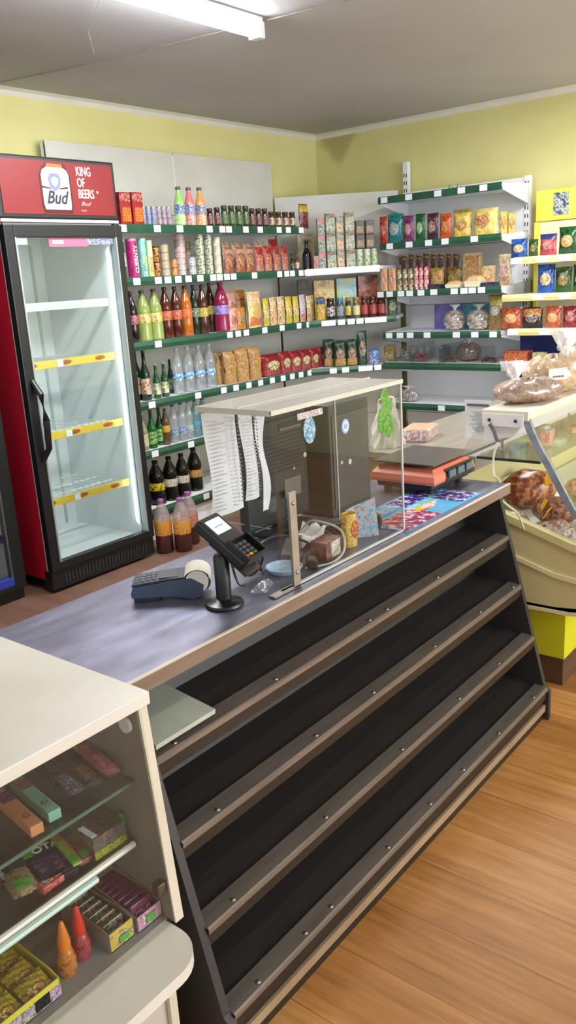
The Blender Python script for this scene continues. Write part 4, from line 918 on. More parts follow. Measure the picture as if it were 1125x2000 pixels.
# receipt terminal lying on the counter
rp = thing('receipt_terminal', 'blue-grey handheld payment terminal with paper roll lying on the counter', 'terminal', (1.163, 1.283, CTZ), math.radians(-47))
slate = M('slate_plastic', C('#3d4a5e'), .4); slate2 = M('slate_top', C('#2d3440'), .35)
MB().poly([(-.090, -.038, .022), (-.088, -.038, .012), (.0, -.038, .010), (.040, -.038, .0), (.062, -.038, .004), (.066, -.038, .03), (.04, -.038, .047), (.0, -.038, .045), (-.085, -.038, .036)], (0, .076, 0)).build('terminal_body', slate, rp)
MB().poly([(-.088, -.034, .0365), (.0, -.034, .0455), (.03, -.034, .047), (.03, -.034, .050), (.0, -.034, .049), (-.086, -.034, .041)], (0, .068, 0)).build('terminal_face', slate2, rp)
box('screen', -.03, .012, -.025, .025, .0475, .051, M('dead_screen', C('#66707c'), .15), rp, .001)
for r in range(4):
    for c in range(3):
        box('key', -.08+r*.012, -.072+r*.012, -.022+c*.016, -.010+c*.016, .0385+r*.0012, .0435+r*.0012, M('terminal_key', C('#1e2229'), .4), rp, .001)
box('terminal_foot', -.086, -.03, -.03, .03, 0, .013, slate2, rp, .003); box('terminal_foot', .02, .055, -.03, .03, 0, .008, slate2, rp, .002)
def roll(u, v):
    a = -.3*PI+u*1.25*PI
    return (.052+.030*math.cos(a), -.036+.072*v, .037+.027*math.sin(a))
q = MB(); q.grid(roll, 16, 2); q.build('paper_roll', M('receipt_paper', C('#ddd8c9'), .8), rp, True)
MB().lathe([(.025, -.036), (.025, .036)], 24).move(Matrix.Translation((.052, 0, .037)) @ Matrix.Rotation(PI/2, 4, 'X')).build('roll_core', M('receipt_paper'), rp, True)
# acrylic guard box
GD = thing('acrylic_guard', 'clear acrylic screen box with metal post guarding the till on the counter', 'screen', (0, 0, CTZ+.0008))
gx0, gx1, gy0, gy1, gh = 1.285, 1.795, 1.078, 1.285, .387
box('front_pane', gx0, gx1, gy0, gy0+.004, .0, gh, acryl, GD)
ac_edge = M('acrylic_edge', C('#c9c9bd'), .15)
box('side_pane', gx1-.004, gx1, gy0+.004, gy1, 0, gh, acryl, GD)
box('side_pane', gx0, gx0+.004, gy0+.004, gy1, .14, gh, acryl, GD)
tpn = box('top_pane', gx0-.006, gx1, gy0-.004, gy1, gh, gh+.006, glass('hazy_acrylic', (.9, .89, .86), .25, .08, .34, (.86, .83, .78)), GD)
for nm, a_ in (('front', (gx0-.006, gx1, gy0-.006, gy0-.001, gh-.003, gh+.007)), ('back', (gx0-.006, gx1, gy1-.003, gy1+.003, gh-.002, gh+.007)), ('left', (gx0-.008, gx0-.002, gy0, gy1, gh-.004, gh+.008)), ('mid', (gx0, gx1, gy0+.09, gy0+.094, gh+.004, gh+.010))):
    box('bright_edge', *a_, ac_edge, tpn)
for (x, y) in ((gx1-.002, gy0+.001), (gx1-.002, gy1-.002)): box('bright_edge', x-.002, x+.003, y-.002, y+.002, 0, gh, M('edge_clear', C('#c3c6c2'), .1), GD)
po = box('metal_post', 1.318, 1.341, gy0-.008, gy0-.001, 0, .215, paint('post_metal', '#948d80', '#a69e90', .4, 20, .5), GD, .001)
for z in (.19, .035): MB().ball((1.3295, gy0-.009, z), .005, 1, .6, 1).build('post_screw', chrome, po, True)
box('post_foot', 1.25, 1.341, gy0-.008, gy0+.01, 0, .004, paint('post_metal'), po); box('bright_edge', gx0, gx1, gy0-.001, gy0+.006, 0, .004, ac_edge, GD)
# stickers on the pane
stk = MB()
def flat_disc(name, r, x, z, mat, parent, y, sx=1, sz=1, n=24, dy=.0008):
    return MB().poly([(x+r*sx*math.cos(2*PI*k/n), y, z+r*sz*math.sin(2*PI*k/n)) for k in range(n)], (0, -dy, 0)).build(name, mat, parent)
yy = gy0-.0005
s1 = flat_disc('round_sticker', .017, 1.545, .318, M('sticker_blue', C('#8fa6cf'), .4), GD, yy, .9, 1); flat_disc('sticker_ring', .012, 1.545, .318, M('sticker_pale', C('#d9e0ee'), .4), s1, yy-.0009, .9, 1); flat_disc('sticker_centre', .007, 1.545, .318, M('sticker_blue'), s1, yy-.0018)
s2 = flat_disc('splash_sticker', .024, 1.41, .333, P(['#4f7f9c', '#8fb4c4', '#c7d6d8', '#3c5f80'], 80), GD, yy, .9, 1.25, 11)
box('printed_strip', 1.37, 1.46, yy-.001, yy, .360, .374, P(['#b9b3b0', '#8a6a74', '#d5d0cc'], 90), GD)
gs_ = thing('leaf_sticker', 'bright green leafy sticker on the acrylic screen’s far end', 'sticker', (1.716, gy0-.0006, CTZ+.3))
gmat = P(['#3c7a1c', '#4f8f2c', '#83ad5c', '#2f6416'], 60, .4)
for k, (dx, dz, r, sz) in enumerate(((.0, .060, .023, 1.0), (.014, .036, .020, 1), (-.010, .006, .030, 1.15), (.012, -.012, .026, 1.1))):
    flat_disc('leaf', r, dx, dz, gmat, gs_, -.0004*k, .85, sz, 14)
# price lists hanging on the left of the guard
for k, (x0, y0, x1, y1, z0, z1, lb) in enumerate(((1.315, 1.300, 1.425, 1.300, .885, 1.128, 'long white price list hanging at the left of the acrylic screen'), (1.428, 1.294, 1.478, 1.294, .90, 1.115, 'narrow curled price list behind the long white list'))):
    t = thing('price_list', lb, 'paper', (x0, y0, z0), 0, 'price lists on the screen')
    W_, H_ = x1-x0, z1-z0
    MB().grid(lambda u, v: (u*W_+.006*math.sin(v*5), -.008*math.sin(u*3+v*2.5)*(1-v), v*H_), 8, 10).build('sheet', paperm, t, True)
    m = MB()
    for r in range(24):
        for c, (a0, a1) in enumerate(((.06, .5), (.62, .8))):
            ln = a0+(a1-a0)*random.uniform(.4, 1)
            m.box(a0*W_+.003, ln*W_+.003, -.0125, -.0118, H_*(.06+r*.037), H_*(.06+r*.037)+.0022)
    o = m.build('printed_lines', M('ink_light', C('#c3c7d0'), .7), t)
    m = MB()
    for r in range(22):
        m.box(.86*W_, (.90+.06*random.random())*W_, -.0128, -.0120, H_*(.08+r*.038), H_*(.08+r*.038)+.0038)
    m.build('printed_prices', M('ink_dark', C('#6a6e78'), .7), t)
strip = thing('till_roll_strip', 'curled strip of till roll paper hanging beside the monitor', 'paper', (1.485, 1.29, .86))
MB().grid(lambda u, v: (u*.03*(1-.35*(1-v))+.01*math.sin(v*6), .003*math.sin(u*3+v*8), v*.235), 3, 14).build('sheet', paperm, strip, True)
# tills behind the screen
scr = paint('screen_grey', '#3d3e3f', '#464748', .5, 3, spec=.25)
mo = thing('till_monitor', 'black till monitor seen from behind through the acrylic screen', 'monitor', (1.665, 1.395, CTZ))
box('casing', -.142, .118, -.022, .012, .022, .348, scr, mo, .01)
box('rear_hump', -.11, .09, -.037, -.021, .11, .30, scr, mo, .008)
m = MB()
for k in range(10): m.box(-.095, .075, -.0388, -.0365, .165+k*.0105, .169+k*.0105)
m.build('vent_slots', slot_dark, mo)
box('handle_recess', -.02, .07, -.0388, -.0368, .278, .292, slot_dark, mo); box('handle_lip', -.02, .07, -.041, -.0365, .272, .278, M('lip_grey', C('#6d6a64'), .4), mo)
for (x, z, r) in ((-.09, .125, .006), (.035, .165, .005), (.085, .19, .007)): flat_disc('white_mark', r, x, z, M('mark_pale', C('#cfccc4'), .5), mo, -.0375, 1, 1, 14)
box('rating_label', -.01, .06, -.0385, -.037, .09, .14, M('label_grey', C('#6c6a67'), .5), mo); 
box('stand_neck', -.02, .02, -.015, .01, .01, .06, scr, mo, .004); box('stand_foot', -.09, .09, -.05, .05, 0, .012, scr, mo, .004)
pc = thing('till_computer', 'tall black till computer tower to the right of the monitor', 'computer', (1.905, 1.345, CTZ))
box('tower_case', -.095, .10, -.03, .09, 0, .315, scr, pc, .006); box('tower_front', -.085, .09, -.034, -.029, .02, .285, M('tower_face', C('#4a4a4a'), .5), pc, .003)
for (x, z, r) in ((-.05, .15, .005), (-.01, .145, .008)): flat_disc('white_mark', r, x, z, M('mark_pale'), pc, -.0345, 1, 1, 14)
# small things behind the front pane
t = thing('carton', 'small white and maroon carton behind the acrylic pane', 'box', (1.525, 1.135, CTZ), .1)
box('carton_body', -.034, .034, -.022, .022, 0, .048, P(['#6d4440', '#80564f', '#8d6a62'], 30), t, .001); box('printed_front', -.012, .030, -.0228, -.022, .006, .044, P(['#d6d0c6', '#9b9389', '#e3ded6'], 70), t)
t = thing('label_tube', 'yellow roll of stickers standing behind the acrylic pane', 'roll', (1.625, 1.135, CTZ), -.25)
MB().grid(lambda u, v: (.022*math.cos(u*2*PI)*(1-.1*v), .016*math.sin(u*2*PI), v*.085), 20, 4, True).build('roll_body', P(['#c49a3e', '#dcb955', '#e6cf86', '#a9772c'], 40), t, True)
flat_disc('printed_oval', .016, .006, .045, P(['#a0522a', '#d88a4a'], 70), t, -.0162, .75, 1.5)
t = thing('leaflet', 'light blue glossy leaflet leaning behind the acrylic pane', 'leaflet', (1.70, 1.14, CTZ), -.55)
MB().grid(lambda u, v: (-.04+.08*u, .02*v+.004*math.sin(u*5), v*.098*(.75+.25*u)), 5, 5).build('sheet', P(['#6f9cc0', '#9fc1d8', '#c9a27c', '#5685b5'], 40), t, True)
t = thing('tape_roll', 'black tape roll standing at the far end of the acrylic screen', 'roll', (1.765, 1.155, CTZ+.024), .5)
MB().lathe([(.024, -.012), (.024, .012)], 28).move(Matrix.Rotation(PI/2, 4, 'Y')).build('roll_body', M('tape_black', C('#2d2a29'), .35), t, True)
MB().lathe([(.012, -.0125), (.012, .0125)], 20).move(Matrix.Rotation(PI/2, 4, 'Y')).build('roll_core', M('core_tan', C('#8c6a50'), .6), t, True)
t = thing('barcode_scanner', 'grey barcode scanner lying among cables behind the acrylic', 'scanner', (1.50, 1.22, CTZ), .5)
MB().poly([(-.05, -.018, 0), (.03, -.018, 0), (.055, -.018, .02), (.05, -.018, .035), (.01, -.018, .03), (-.05, -.018, .018)], (0, .036, 0)).build('scanner_grip', M('scan_grey', C('#77746e'), .4), t)
box('scan_window', .045, .057, -.014, .014, .020, .033, M('dead_screen'), t)
t = thing('coin_tray', 'pale blue plastic coin dish beside the metal post', 'dish', (1.40, 1.165, CTZ), .1)
MB().lathe([(.036, 0), (.044, .012), (.041, .013), (.034, .004)], 24).build('dish_body', M('dish_blue', C('#a9c4dc'), .25), t, True)
cb = M('cable_dark', C('#2b2b2e'), .4); cbw = M('cable_pale', C('#b8b4ab'), .4)
tag(MB().tube([(1.36, 1.20, .762), (1.40, 1.24, .80), (1.46, 1.22, .815), (1.50, 1.16, .79), (1.46, 1.16, .768), (1.44, 1.15, .759)], .0035, 6).build('data_cable', cb, None, True), 'black looped cable behind the metal post of the screen', 'cable')
tag(MB().tube([(1.43, 1.125, .759), (1.49, 1.094, .758), (1.545, 1.095, .775), (1.58, 1.13, .81), (1.56, 1.19, .83), (1.60, 1.25, .80), (1.58, 1.28, .76)], .003, 6).build('data_cable', cbw, None, True), 'pale looped cable behind the small maroon carton', 'cable')
t = thing('power_adapter', 'small black power adapter among the cables behind the acrylic', 'adapter', (1.455, 1.125, CTZ), .6)
box('adapter_body', -.022, .022, -.014, .014, 0, .022, M('adapter_black', C('#1d1d20'), .35), t, .004); box('adapter_label', -.014, .014, -.009, .009, .022, .0226, M('label_grey'), t)
t = thing('crumpled_receipt', 'crumpled white receipt paper lying under the till monitor', 'paper', (1.60, 1.245, CTZ), .3)
MB().grid(lambda u, v: (-.06+.12*u, -.035+.07*v, .012+.014*math.sin(u*9+v*5)*math.sin(v*7+1)+.012*u), 14, 10).build('sheet', paperm, t, True)
t = thing('cash_calculator', 'grey desk calculator lying before the till computer', 'calculator', (1.70, 1.225, CTZ), -.35)
MB().poly([(-.04, -.055, 0), (-.04, .055, 0), (-.04, .055, .022), (-.04, -.055, .008)], (.08, 0, 0)).build('calculator_body', M('calc_grey', C('#6c6c6e'), .4), t)
box('calculator_screen', -.032, .032, .028, .046, .0185, .0225, M('lcd_grey', C('#5f7078'), .2), t)
for r in range(4):
    for c in range(4): box('key', -.033+c*.017, -.021+c*.017, -.045+r*.016, -.034+r*.016, .009+r*.002, .0135+r*.002, M('terminal_key'), t)
t = thing('plastic_sleeve', 'clear plastic pouch slumped by the foot of the metal post', 'pouch', (1.265, 1.118, CTZ), .4)
MB().grid(lambda u, v: (-.03+.06*u, -.018+.036*v, .012+.012*math.sin(u*7+v*4)*math.sin(v*PI)), 8, 8).build('film', glass('bag_film'), t, True)
# leaflet mat
mt = thing('promo_mat', 'colourful promotional counter mat under the scale’s near corner', 'mat', (2.01, 1.155, CTZ))
box('mat_sheet', -.225, .215, -.088, .11, 0, .0015, M('mat_cyan', C('#4aa9cf'), .3), mt)
for (x0, x1, y0, y1, c) in ((-.22, -.03, -.086, -.02, '#a02a55'), (-.20, -.04, -.05, .02, '#c23a44'), (-.02, .2, .035, .10, '#3f2a86'), (.10, .21, -.08, .02, '#47308f'), (-.21, .08, .05, .108, '#63c0e0'), (-.16, .12, -.01, .03, '#6fd0e6'), (-.09, .05, -.03, .012, '#c63f3a'), (-.04, .06, -.022, .006, '#d8c22f')):
    box('mat_print', x0, x1, y0, y1, .0014+random.random()*.0003, .0021+random.random()*.0008, P([c, c, '#d8cfe0'], 26, .3), mt)
# weighing scale
wsc = thing('weighing_scale', 'orange and black shop scale with steel plate on the counter', 'scale', (2.245, 1.275, CTZ))
org = paint('scale_orange', '#d8735a', '#e0806a', .4, 3)
box('lower_case', -.118, .118, -.098, .098, .016, .040, M('scale_black', C('#22242b'), .4), wsc, .008)
MB().poly([(-.128, -.108, .040), (.125, -.108, .040), (.125, -.095, .072), (.108, -.078, .078), (-.108, -.078, .078), (-.128, -.095, .062)], (0, 0, 0)) if 0 else None
def case(u, v):
    a = u*2*PI
    q_ = [(-1, -1), (1, -1), (1, 1), (-1, 1)]
    s_ = u*4; i = int(s_) % 4; f_ = s_-int(s_); a0 = q_[i]; a1 = q_[(i+1) % 4]
    x = a0[0]+(a1[0]-a0[0])*f_; y = a0[1]+(a1[1]-a0[1])*f_
    k = [1.0, 1.03, 1.0, .86][int(round(v*3))]; z = [.036, .045, .062, .080][int(round(v*3))]
    return (x*.128*k, y*.108*k, z)
q = MB(); q.grid(case, 24, 3, True); q.b.verts.ensure_lookup_table()
q.box(-.108, .108, -.09, .09, .074, .0802); q.build('upper_case', org, wsc)
box('plate_support', -.08, .08, -.06, .06, .080, .094, M('scale_black'), wsc, .003)
plm = paint('plate_steel', '#8c8a86', '#a5a29d', .22, 3, .85, (1, 12, 1))
MB().poly([(-.125, -.105, .094), (.125, -.105, .094), (.125, .105, .094), (-.125, .105, .094)], (0, 0, .004)).build('weighing_plate', plm, wsc)
dp = MB().poly([(-.06, -.1105, .038), (.12, -.1105, .038), (.116, -.103, .072), (-.056, -.103, .072)], (0, -.004, 0)).build('display_panel', M('display_black', C('#1b1d22'), .25), wsc)
for k in range(3): box('display_window', -.046+k*.056, -.004+k*.056, -.1165, -.112, .045, .066, M('lcd_grey', C('#5f7078'), .2), dp)
for x in (-.09, .09):
    for y in (-.075, .075): MB().lathe([(.012, 0), (.012, .017)], 12, (x, y, 0)).build('foot', M('scale_black'), wsc)
# white carrier bag and carton on the rear worktop
wbg = thing('carrier_bag', 'crumpled white carrier bag behind the far end of the acrylic screen', 'bag', (2.72, 1.70, .7605))
def wf(u, v):
    a = u*2*PI; r = (1-.55*v**1.5)*(1+.12*math.sin(a*5+v*7)+.07*math.sin(a*11-v*9))
    return (.065*r*math.cos(a), .06*r*math.sin(a), .16*v+.01*math.sin(a*3)*v)
MB().grid(wf, 48, 16, True).build('bag_body', paint('white_bag', '#d3cec2', '#e4e0d6', .5, 12), wbg, True)
for s in (-1, 1): MB().tube([(s*.02, -.02, .14), (s*.035, -.01, .18), (s*.02, .02, .175), (s*.015, .025, .14)], .006, 8).build('bag_handle', paint('white_bag'), wbg, True)
t = thing('carton', 'pink and white printed carton on the worktop behind the scale', 'box', (2.90, 1.66, .7605), .25)
box('carton_body', -.085, .085, -.055, .055, 0, .045, P(['#c9b5ae', '#b68c84', '#ddd2ca'], 18), t, .002); box('printed_end', -.086, -.0852, -.045, .045, .006, .036, P(['#e9e6e2', '#c58aa0'], 50), t); box('carton_flap', -.08, .08, -.05, .05, .0445, .047, P(['#b58f74', '#c7a58a'], 20), t)

# ================================================================ goods inside the showcase
SG = 'packets in the glass showcase'
def slab(name, label, cat, c, s, rz, mat, mat2=None, bev=.002, tilt=0, patch=(.5, .3), grp=SG):
    t = thing(name, label, cat, c, rz, grp)
    if tilt: t.rotation_euler = (tilt, 0, rz)
    w_, l_, h_ = s
    box('pack_body', -w_/2, w_/2, -l_/2, l_/2, 0, h_, mat, t, min(bev, h_*.4))
    if mat2: box('printed_label', -w_/2*patch[0], w_/2*patch[0], -l_/2+.006, -l_/2+.006+l_*patch[1], h_, h_+.0006, mat2, t)
    return t
def flowpack(name, label, c, w_, l_, h_, rz, mat, mat2):
    t = thing(name, label, 'packet', c, rz, SG)
    def f(sgn):
        def g(u, v):
            a = abs(2*v-1); b = abs(2*u-1)
            th_ = h_/2*(1-a**6)*(1-b**3)
            zig = .0015*math.sin(u*40) if a > .96 else 0
            return ((u-.5)*w_*(1-.08*(1-a)*0), (v-.5)*l_, h_/2+sgn*th_+zig+.001*math.sin(u*9+v*23))
        return g
    m = MB(); m.grid(f(1), 10, 16); m.grid(f(-1), 10, 16); bmesh.ops.remove_doubles(m.b, verts=m.b.verts, dist=.0002)
    m.build('wrapper', mat, t, True)
    MB().grid(lambda u, v: tuple(Vector(f(1)(.2+.6*u, .12+.3*v))+Vector((0, 0, .0008))), 6, 5).build('printed_label', mat2, t, True)
    return t
s1z, s2z, s3z = .611, .484, .3545
t = slab('slim_box', 'mint green slim box with a dark ring mark on the upper glass shelf', 'box', (.637, 1.085, s1z), (.022, .135, .018), -.14, M('mint_card', C('#7fb5a0'), .45), None)
for (y_, m_) in ((-.035, M('ring_dark', C('#3e5a50'), .5)),): MB().lathe([(.0055, 0), (.0055, .0005)], 18, (0, y_, .018)).build('ring_mark', m_, t); MB().lathe([(.0035, 0), (.0035, .0008)], 18, (0, y_, .018)).build('ring_centre', M('mint_card'), t)
box('printed_fruit', -.0108, .0108, .02, .055, .018, .0186, P(['#7a4a3a', '#5f7a50', '#a8604c'], 70), t)
t = slab('slim_box', 'orange slim box with a dark ring mark on the upper glass shelf', 'box', (.599, 1.078, s1z), (.022, .135, .018), -.14, M('coral_card', C('#cf8a5e'), .45), None)
MB().lathe([(.0055, 0), (.0055, .0005)], 18, (0, -.035, .018)).build('ring_mark', M('ring_red', C('#7a3020'), .5), t); MB().lathe([(.0035, 0), (.0035, .0008)], 18, (0, -.035, .018)).build('ring_centre', M('coral_card'), t)
box('printed_fruit', -.0108, .0108, .02, .055, .018, .0186, P(['#5a3050', '#8a4a6a', '#3a2440'], 70), t)
flowpack('wrapped_bar', 'dark silver wrapped bar lying on the upper glass shelf', (.70, 1.112, s1z), .036, .145, .012, -.16, P(['#55524f', '#7c7a7a', '#3f3b38', '#8f8d90'], 60, .25), P(['#8d8b8e', '#4a4643', '#b0aeb2'], 90, .25))
flowpack('wrapped_bar', 'grey wrapped bar with a round golden picture on the upper shelf', (.738, 1.106, s1z), .036, .15, .012, -.2, P(['#5c5650', '#746e6c', '#47413a'], 40, .3), P(['#b08a5c', '#86623e', '#c9a678', '#5a4a5c'], 60, .3))
flowpack('wrapped_bar', 'white and pink wrapped bar between grey and pink bars, upper shelf', (.774, 1.10, s1z+.004), .028, .155, .012, -.22, P(['#a8a09c', '#8b5a62', '#c7c2bf', '#9c4f60'], 45, .3), P(['#e6e2df', '#b8b2b0'], 90))
flowpack('wrapped_bar', 'raspberry pink wrapped bar stacked beside the showcase end panel', (.757, 1.085, s1z+.020), .028, .15, .012, -.2, P(['#a65360', '#c07684', '#8d3f52', '#c98e6e'], 40, .3), P(['#c5727f', '#d8a59c', '#b05a78'], 70))
t = thing('clear_gift_box', 'clear plastic gift box with gold sweet on the lower glass shelf', 'box', (.735, 1.078, s2z), -.05, SG)
gx = glass('gift_clear', (.92, .92, .88), .2, .06, .12, (.75, .72, .62))
box('clear_box', -.036, .030, -.05, .05, 0, .042, gx, t); box('inner_card', -.034, .028, -.048, .048, .001, .006, P(['#8d8466', '#b8ad8c', '#6e6446'], 60), t)
box('gold_sweet', -.004, .02, -.03, .02, .006, .026, P(['#7a5326', '#a5743a', '#5c3d1c'], 50, .3), t, .004); box('white_label', -.035, -.024, -.046, -.005, .0425, .0432, label_white, t, .0002)
box('green_strip', -.036, .030, -.0508, -.0502, .002, .016, P(['#6f8d2a', '#97a83c', '#c9b23c', '#4d5c22'], 70), t)
slab('sweet_box', 'dull red flat box between the gift box and the green booklet', 'box', (.700, 1.10, s2z), (.034, .125, .010), -.18, P(['#8d4a3f', '#9f6057', '#7a3a36'], 20, .4), P(['#5f9a3a', '#79ad4c'], 60), patch=(.4, .16))
slab('sweet_box', 'lime green thin booklet with a bright green price dot', 'box', (.681, 1.098, s2z+.011), (.017, .13, .006), -.24, P(['#86a33a', '#a9b94e', '#8f9b44', '#c0863c'], 40, .4), M('price_dot', C('#52a83a'), .5), patch=(.8, .14))
yt = slab('sim_box', 'black boxed card set with colourful front and white lettering, lower shelf', 'box', (.648, 1.088, s2z), (.060, .105, .012), -.26, M('ink_black_card', C('#24222b'), .4), P(['#3a3560', '#2c2a4a', '#6a4a80', '#8d6a4a'], 45), patch=(.94, .55))
text('YOTA', .024, label_white, yt, (-.001, .036, .0124), (0, 0, 0), align='CENTER', sx=.95, bold=.0006); box('price_dot', -.034, -.018, .026, .046, .0124, .0132, M('price_dot'), yt)
slab('sweet_box', 'small coral red box lying across the front of the lower shelf', 'box', (.628, 1.046, s2z), (.062, .020, .012), .04, P(['#b8483e', '#c75a4e', '#d8847a'], 60), P(['#d8c0b0', '#a83c38'], 90), patch=(.7, .5))
t = flowpack('sweet_bag', 'small bag of sweets with a green price dot, lower shelf front', (.588, 1.085, s2z), .044, .07, .018, -.25, P(['#8a6a4c', '#b39a76', '#6a5038', '#c7b48e'], 60, .3), M('price_dot'))
slab('sim_box', 'black card box cut by the left picture edge on the lower shelf', 'box', (.573, 1.15, s2z), (.055, .09, .012), -.26, M('ink_black_card'), P(['#d8d4d0', '#24222b'], 60), patch=(.6, .3))
# tray boxes
def open_box(name, label, x0, x1, y0, y1, h0, h1, mat, inner, z=s3z, rz=0):
    cx, cy = (x0+x1)/2, (y0+y1)/2; a, b = (x1-x0)/2, (y1-y0)/2
    t = thing(name, label, 'box', (cx, cy, z), rz, 'open cartons in the showcase tray')
    bd = box('carton_floor', -a, a, -b, b, 0, .002, inner, t)
    MB().poly([(-a, -b, 0), (a, -b, 0), (a, -b, h0), (-a, -b, h0)], (0, .0016, 0)).build('carton_front', mat, t)
    for s in (-1, 1): MB().poly([(s*a-.0008, -b, 0), (s*a-.0008, b, 0), (s*a-.0008, b, h1), (s*a-.0008, -b+.02, h0*1.15), (s*a-.0008, -b, h0)], (.0016, 0, 0)).build('carton_side', inner, t)
    MB().poly([(-a, b-.0016, 0), (a, b-.0016, 0), (a, b-.0016, h1), (-a, b-.0016, h1)], (0, .0016, 0)).build('carton_back', inner, t)
    return t
pinkc = P(['#c48aa8', '#d6a9bf', '#b0608a', '#e0ccd4'], 40); kraft = P(['#8a7a6c', '#9a8c80'], 10)
t = open_box('display_carton', 'pink open carton of purple chewing gum in the tray corner', .718, .772, .968, 1.095, .030, .048, pinkc, kraft)
box('price_dot', -.008, .012, -.0656, -.0648, .008, .022, M('price_dot'), t)
for k in range(7):
    y = .985+k*.0155
    o = thing('gum_pack', f'purple gum pack, {["first", "second", "third", "fourth", "fifth", "sixth", "seventh"][k]} from the front of the pink carton', 'packet', (.745, y, s3z+.0025), 0, 'purple gum packs')
    o.rotation_euler = (-.25, 0, 0)
    box('wrapper', -.023, .023, -.006, .006, 0, .036, P(['#6d2450', '#842f62', '#5a1c44'], 40, .3), o, .002); box('printed_band', -.016, .016, -.0065, -.006, .012, .022, P(['#c9a6bc', '#7d3a64'], 90), o)
t = open_box('display_carton', 'yellow and pink open carton of wrapped sweets in the tray', .662, .712, .972, 1.10, .036, .042, P(['#c9b03c', '#d6c25a', '#b04a5c', '#d8cf9a'], 34), kraft)
box('price_dot', -.006, .014, -.0666, -.0658, .008, .020, M('price_dot'), t)
for k in range(6):
    y = .988+k*.018
    o = thing('foil_bar', f'foil bar, {["first", "second", "third", "fourth", "fifth", "sixth"][k]} from the front of the yellow and pink carton', 'packet', (.687, y, s3z+.0025), 0, 'foil bars in the carton')
    o.rotation_euler = (-.3, 0, 0)
    box('wrapper', -.021, .021, -.006, .006, 0, .036, P([['#5d5a4a', '#8c8770', '#3c3a30'], ['#6f6040', '#a08c5c', '#4a4030']][k % 2], 50, .25), o, .002); box('printed_band', -.014, .014, -.0065, -.006, .012, .022, P(['#b0a890', '#5a5040'], 90), o)
def spray(x, y, cbody, ccap, lb):
    t = thing('candy_spray', lb, 'bottle', (x, y, s3z), 0, 'candy sprays')
    MB().lathe([(.013, 0), (.015, .006), (.0155, .03), (.012, .042), (.009, .047)], 20).build('bottle_body', P(cbody, 40, .2), t, True)
    MB().lathe([(.010, .045), (.0105, .060), (.008, .075), (.004, .095), (.0025, .098)], 18).build('nozzle_cap', M('cap_'+ccap, C(ccap), .3), t, True)
    return t
spray(.597, 1.0, ['#b5651a', '#c9822e', '#a04f18'], '#e07a1c', 'orange candy spray bottle with pointed cap in the tray')
spray(.632, 1.008, ['#9a3038', '#b04550', '#7d2430'], '#cc2a20', 'red candy spray bottle behind the orange one')
t = open_box('display_carton', 'bright yellow open carton of sachets at the tray’s left front', .40, .562, .972, 1.105, .034, .044, paint('yellow_card', '#d8c624', '#e2d23a', .4, 6), paint('yellow_card'))
for (x0, x1, c) in ((-.03, .062, '#8a6a80'), (-.085, -.02, '#b05a9a'), (.035, .082, '#b86aa8')):
    box('printed_front', x0, x1, -.0672, -.0665, .004+(x0 > .03)*-.002, .024, P([c, '#d8cfd4', '#6a5a3c', c], 70), t)
for k in range(6):
    x, y = (.53-(k % 2)*.055, .995+(k//2)*.036)
    o = flowpack('sachet', ['golden sachet at the front right of the yellow carton', 'golden sachet at the front left of the yellow carton', 'middle right sachet in the yellow carton', 'middle left sachet in the yellow carton', 'rear right sachet in the yellow carton', 'rear left sachet in the yellow carton'][k], (x, y, s3z+.026), .05, .04, .012, .1*(k % 3), P(['#8a7a24', '#b5a032', '#6a3c1c', '#c9b84a'], 60, .3), P(['#a05a2c', '#d8c060', '#6a2c20'], 80))
    o.rotation_euler = (.35, 0, .1*(k % 3)); o['group'] = 'sachets in the yellow carton'

# ================================================================ goods on the shelves
def capm(c, r=.35): return M('cap_'+c, C(c), r)
def liquid(c, rough=.12):
    key = 'liquid_'+c
    if key in _m: return _m[key]
    m = M(key, C(c), rough, 0, .6); return m
def b_tin(t, w_, d, h, s):
    r = w_/2
    MB().lathe([(r*.93, 0), (r, h*.03), (r, h*.90), (r*.94, h*.93)], 22).build('tin_body', s['m'], t, True)
    MB().lathe([(r*.96, h*.90), (r*1.0, h*.93), (r*1.0, h*.985), (r*.9, h)], 22).build('tin_lid', s['lid'], t, True)
def b_jar(t, w_, d, h, s):
    r = w_/2
    MB().lathe([(r*.9, 0), (r, h*.04), (r, h*.70), (r*.86, h*.79), (r*.80, h*.84)], 20).build('jar_glass', s['m'], t, True)
    MB().lathe([(r*1.01, h*.16), (r*1.01, h*.60)], 20).build('jar_label', s['label_m'], t, True)
    MB().lathe([(r*.86, h*.82), (r*.92, h*.84), (r*.92, h*.97), (r*.86, h)], 20).build('jar_lid', s['lid'], t, True)
def b_pet(t, w_, d, h, s):
    r = w_/2
    MB().lathe([(r*.8, 0), (r, h*.03), (r, h*.32), (r*.93, h*.36), (r*.93, h*.52), (r, h*.56), (r*.97, h*.64), (r*.72, h*.76), (r*.42, h*.87), (r*.30, h*.92), (r*.30, h*.945)], 22).build('bottle_body', s['m'], t, True)
    lo, hi = s.get('lab', (.355, .535))
    MB().lathe([(r*.965, h*lo), (r*.985, h*(lo+.01)), (r*.985, h*(hi-.01)), (r*.965, h*hi)], 22).build('bottle_label', s['label_m'], t, True)
    MB().lathe([(r*.36, h*.935), (r*.38, h*.945), (r*.38, h*.99), (r*.32, h)], 16).build('bottle_cap', s['lid'], t, True)
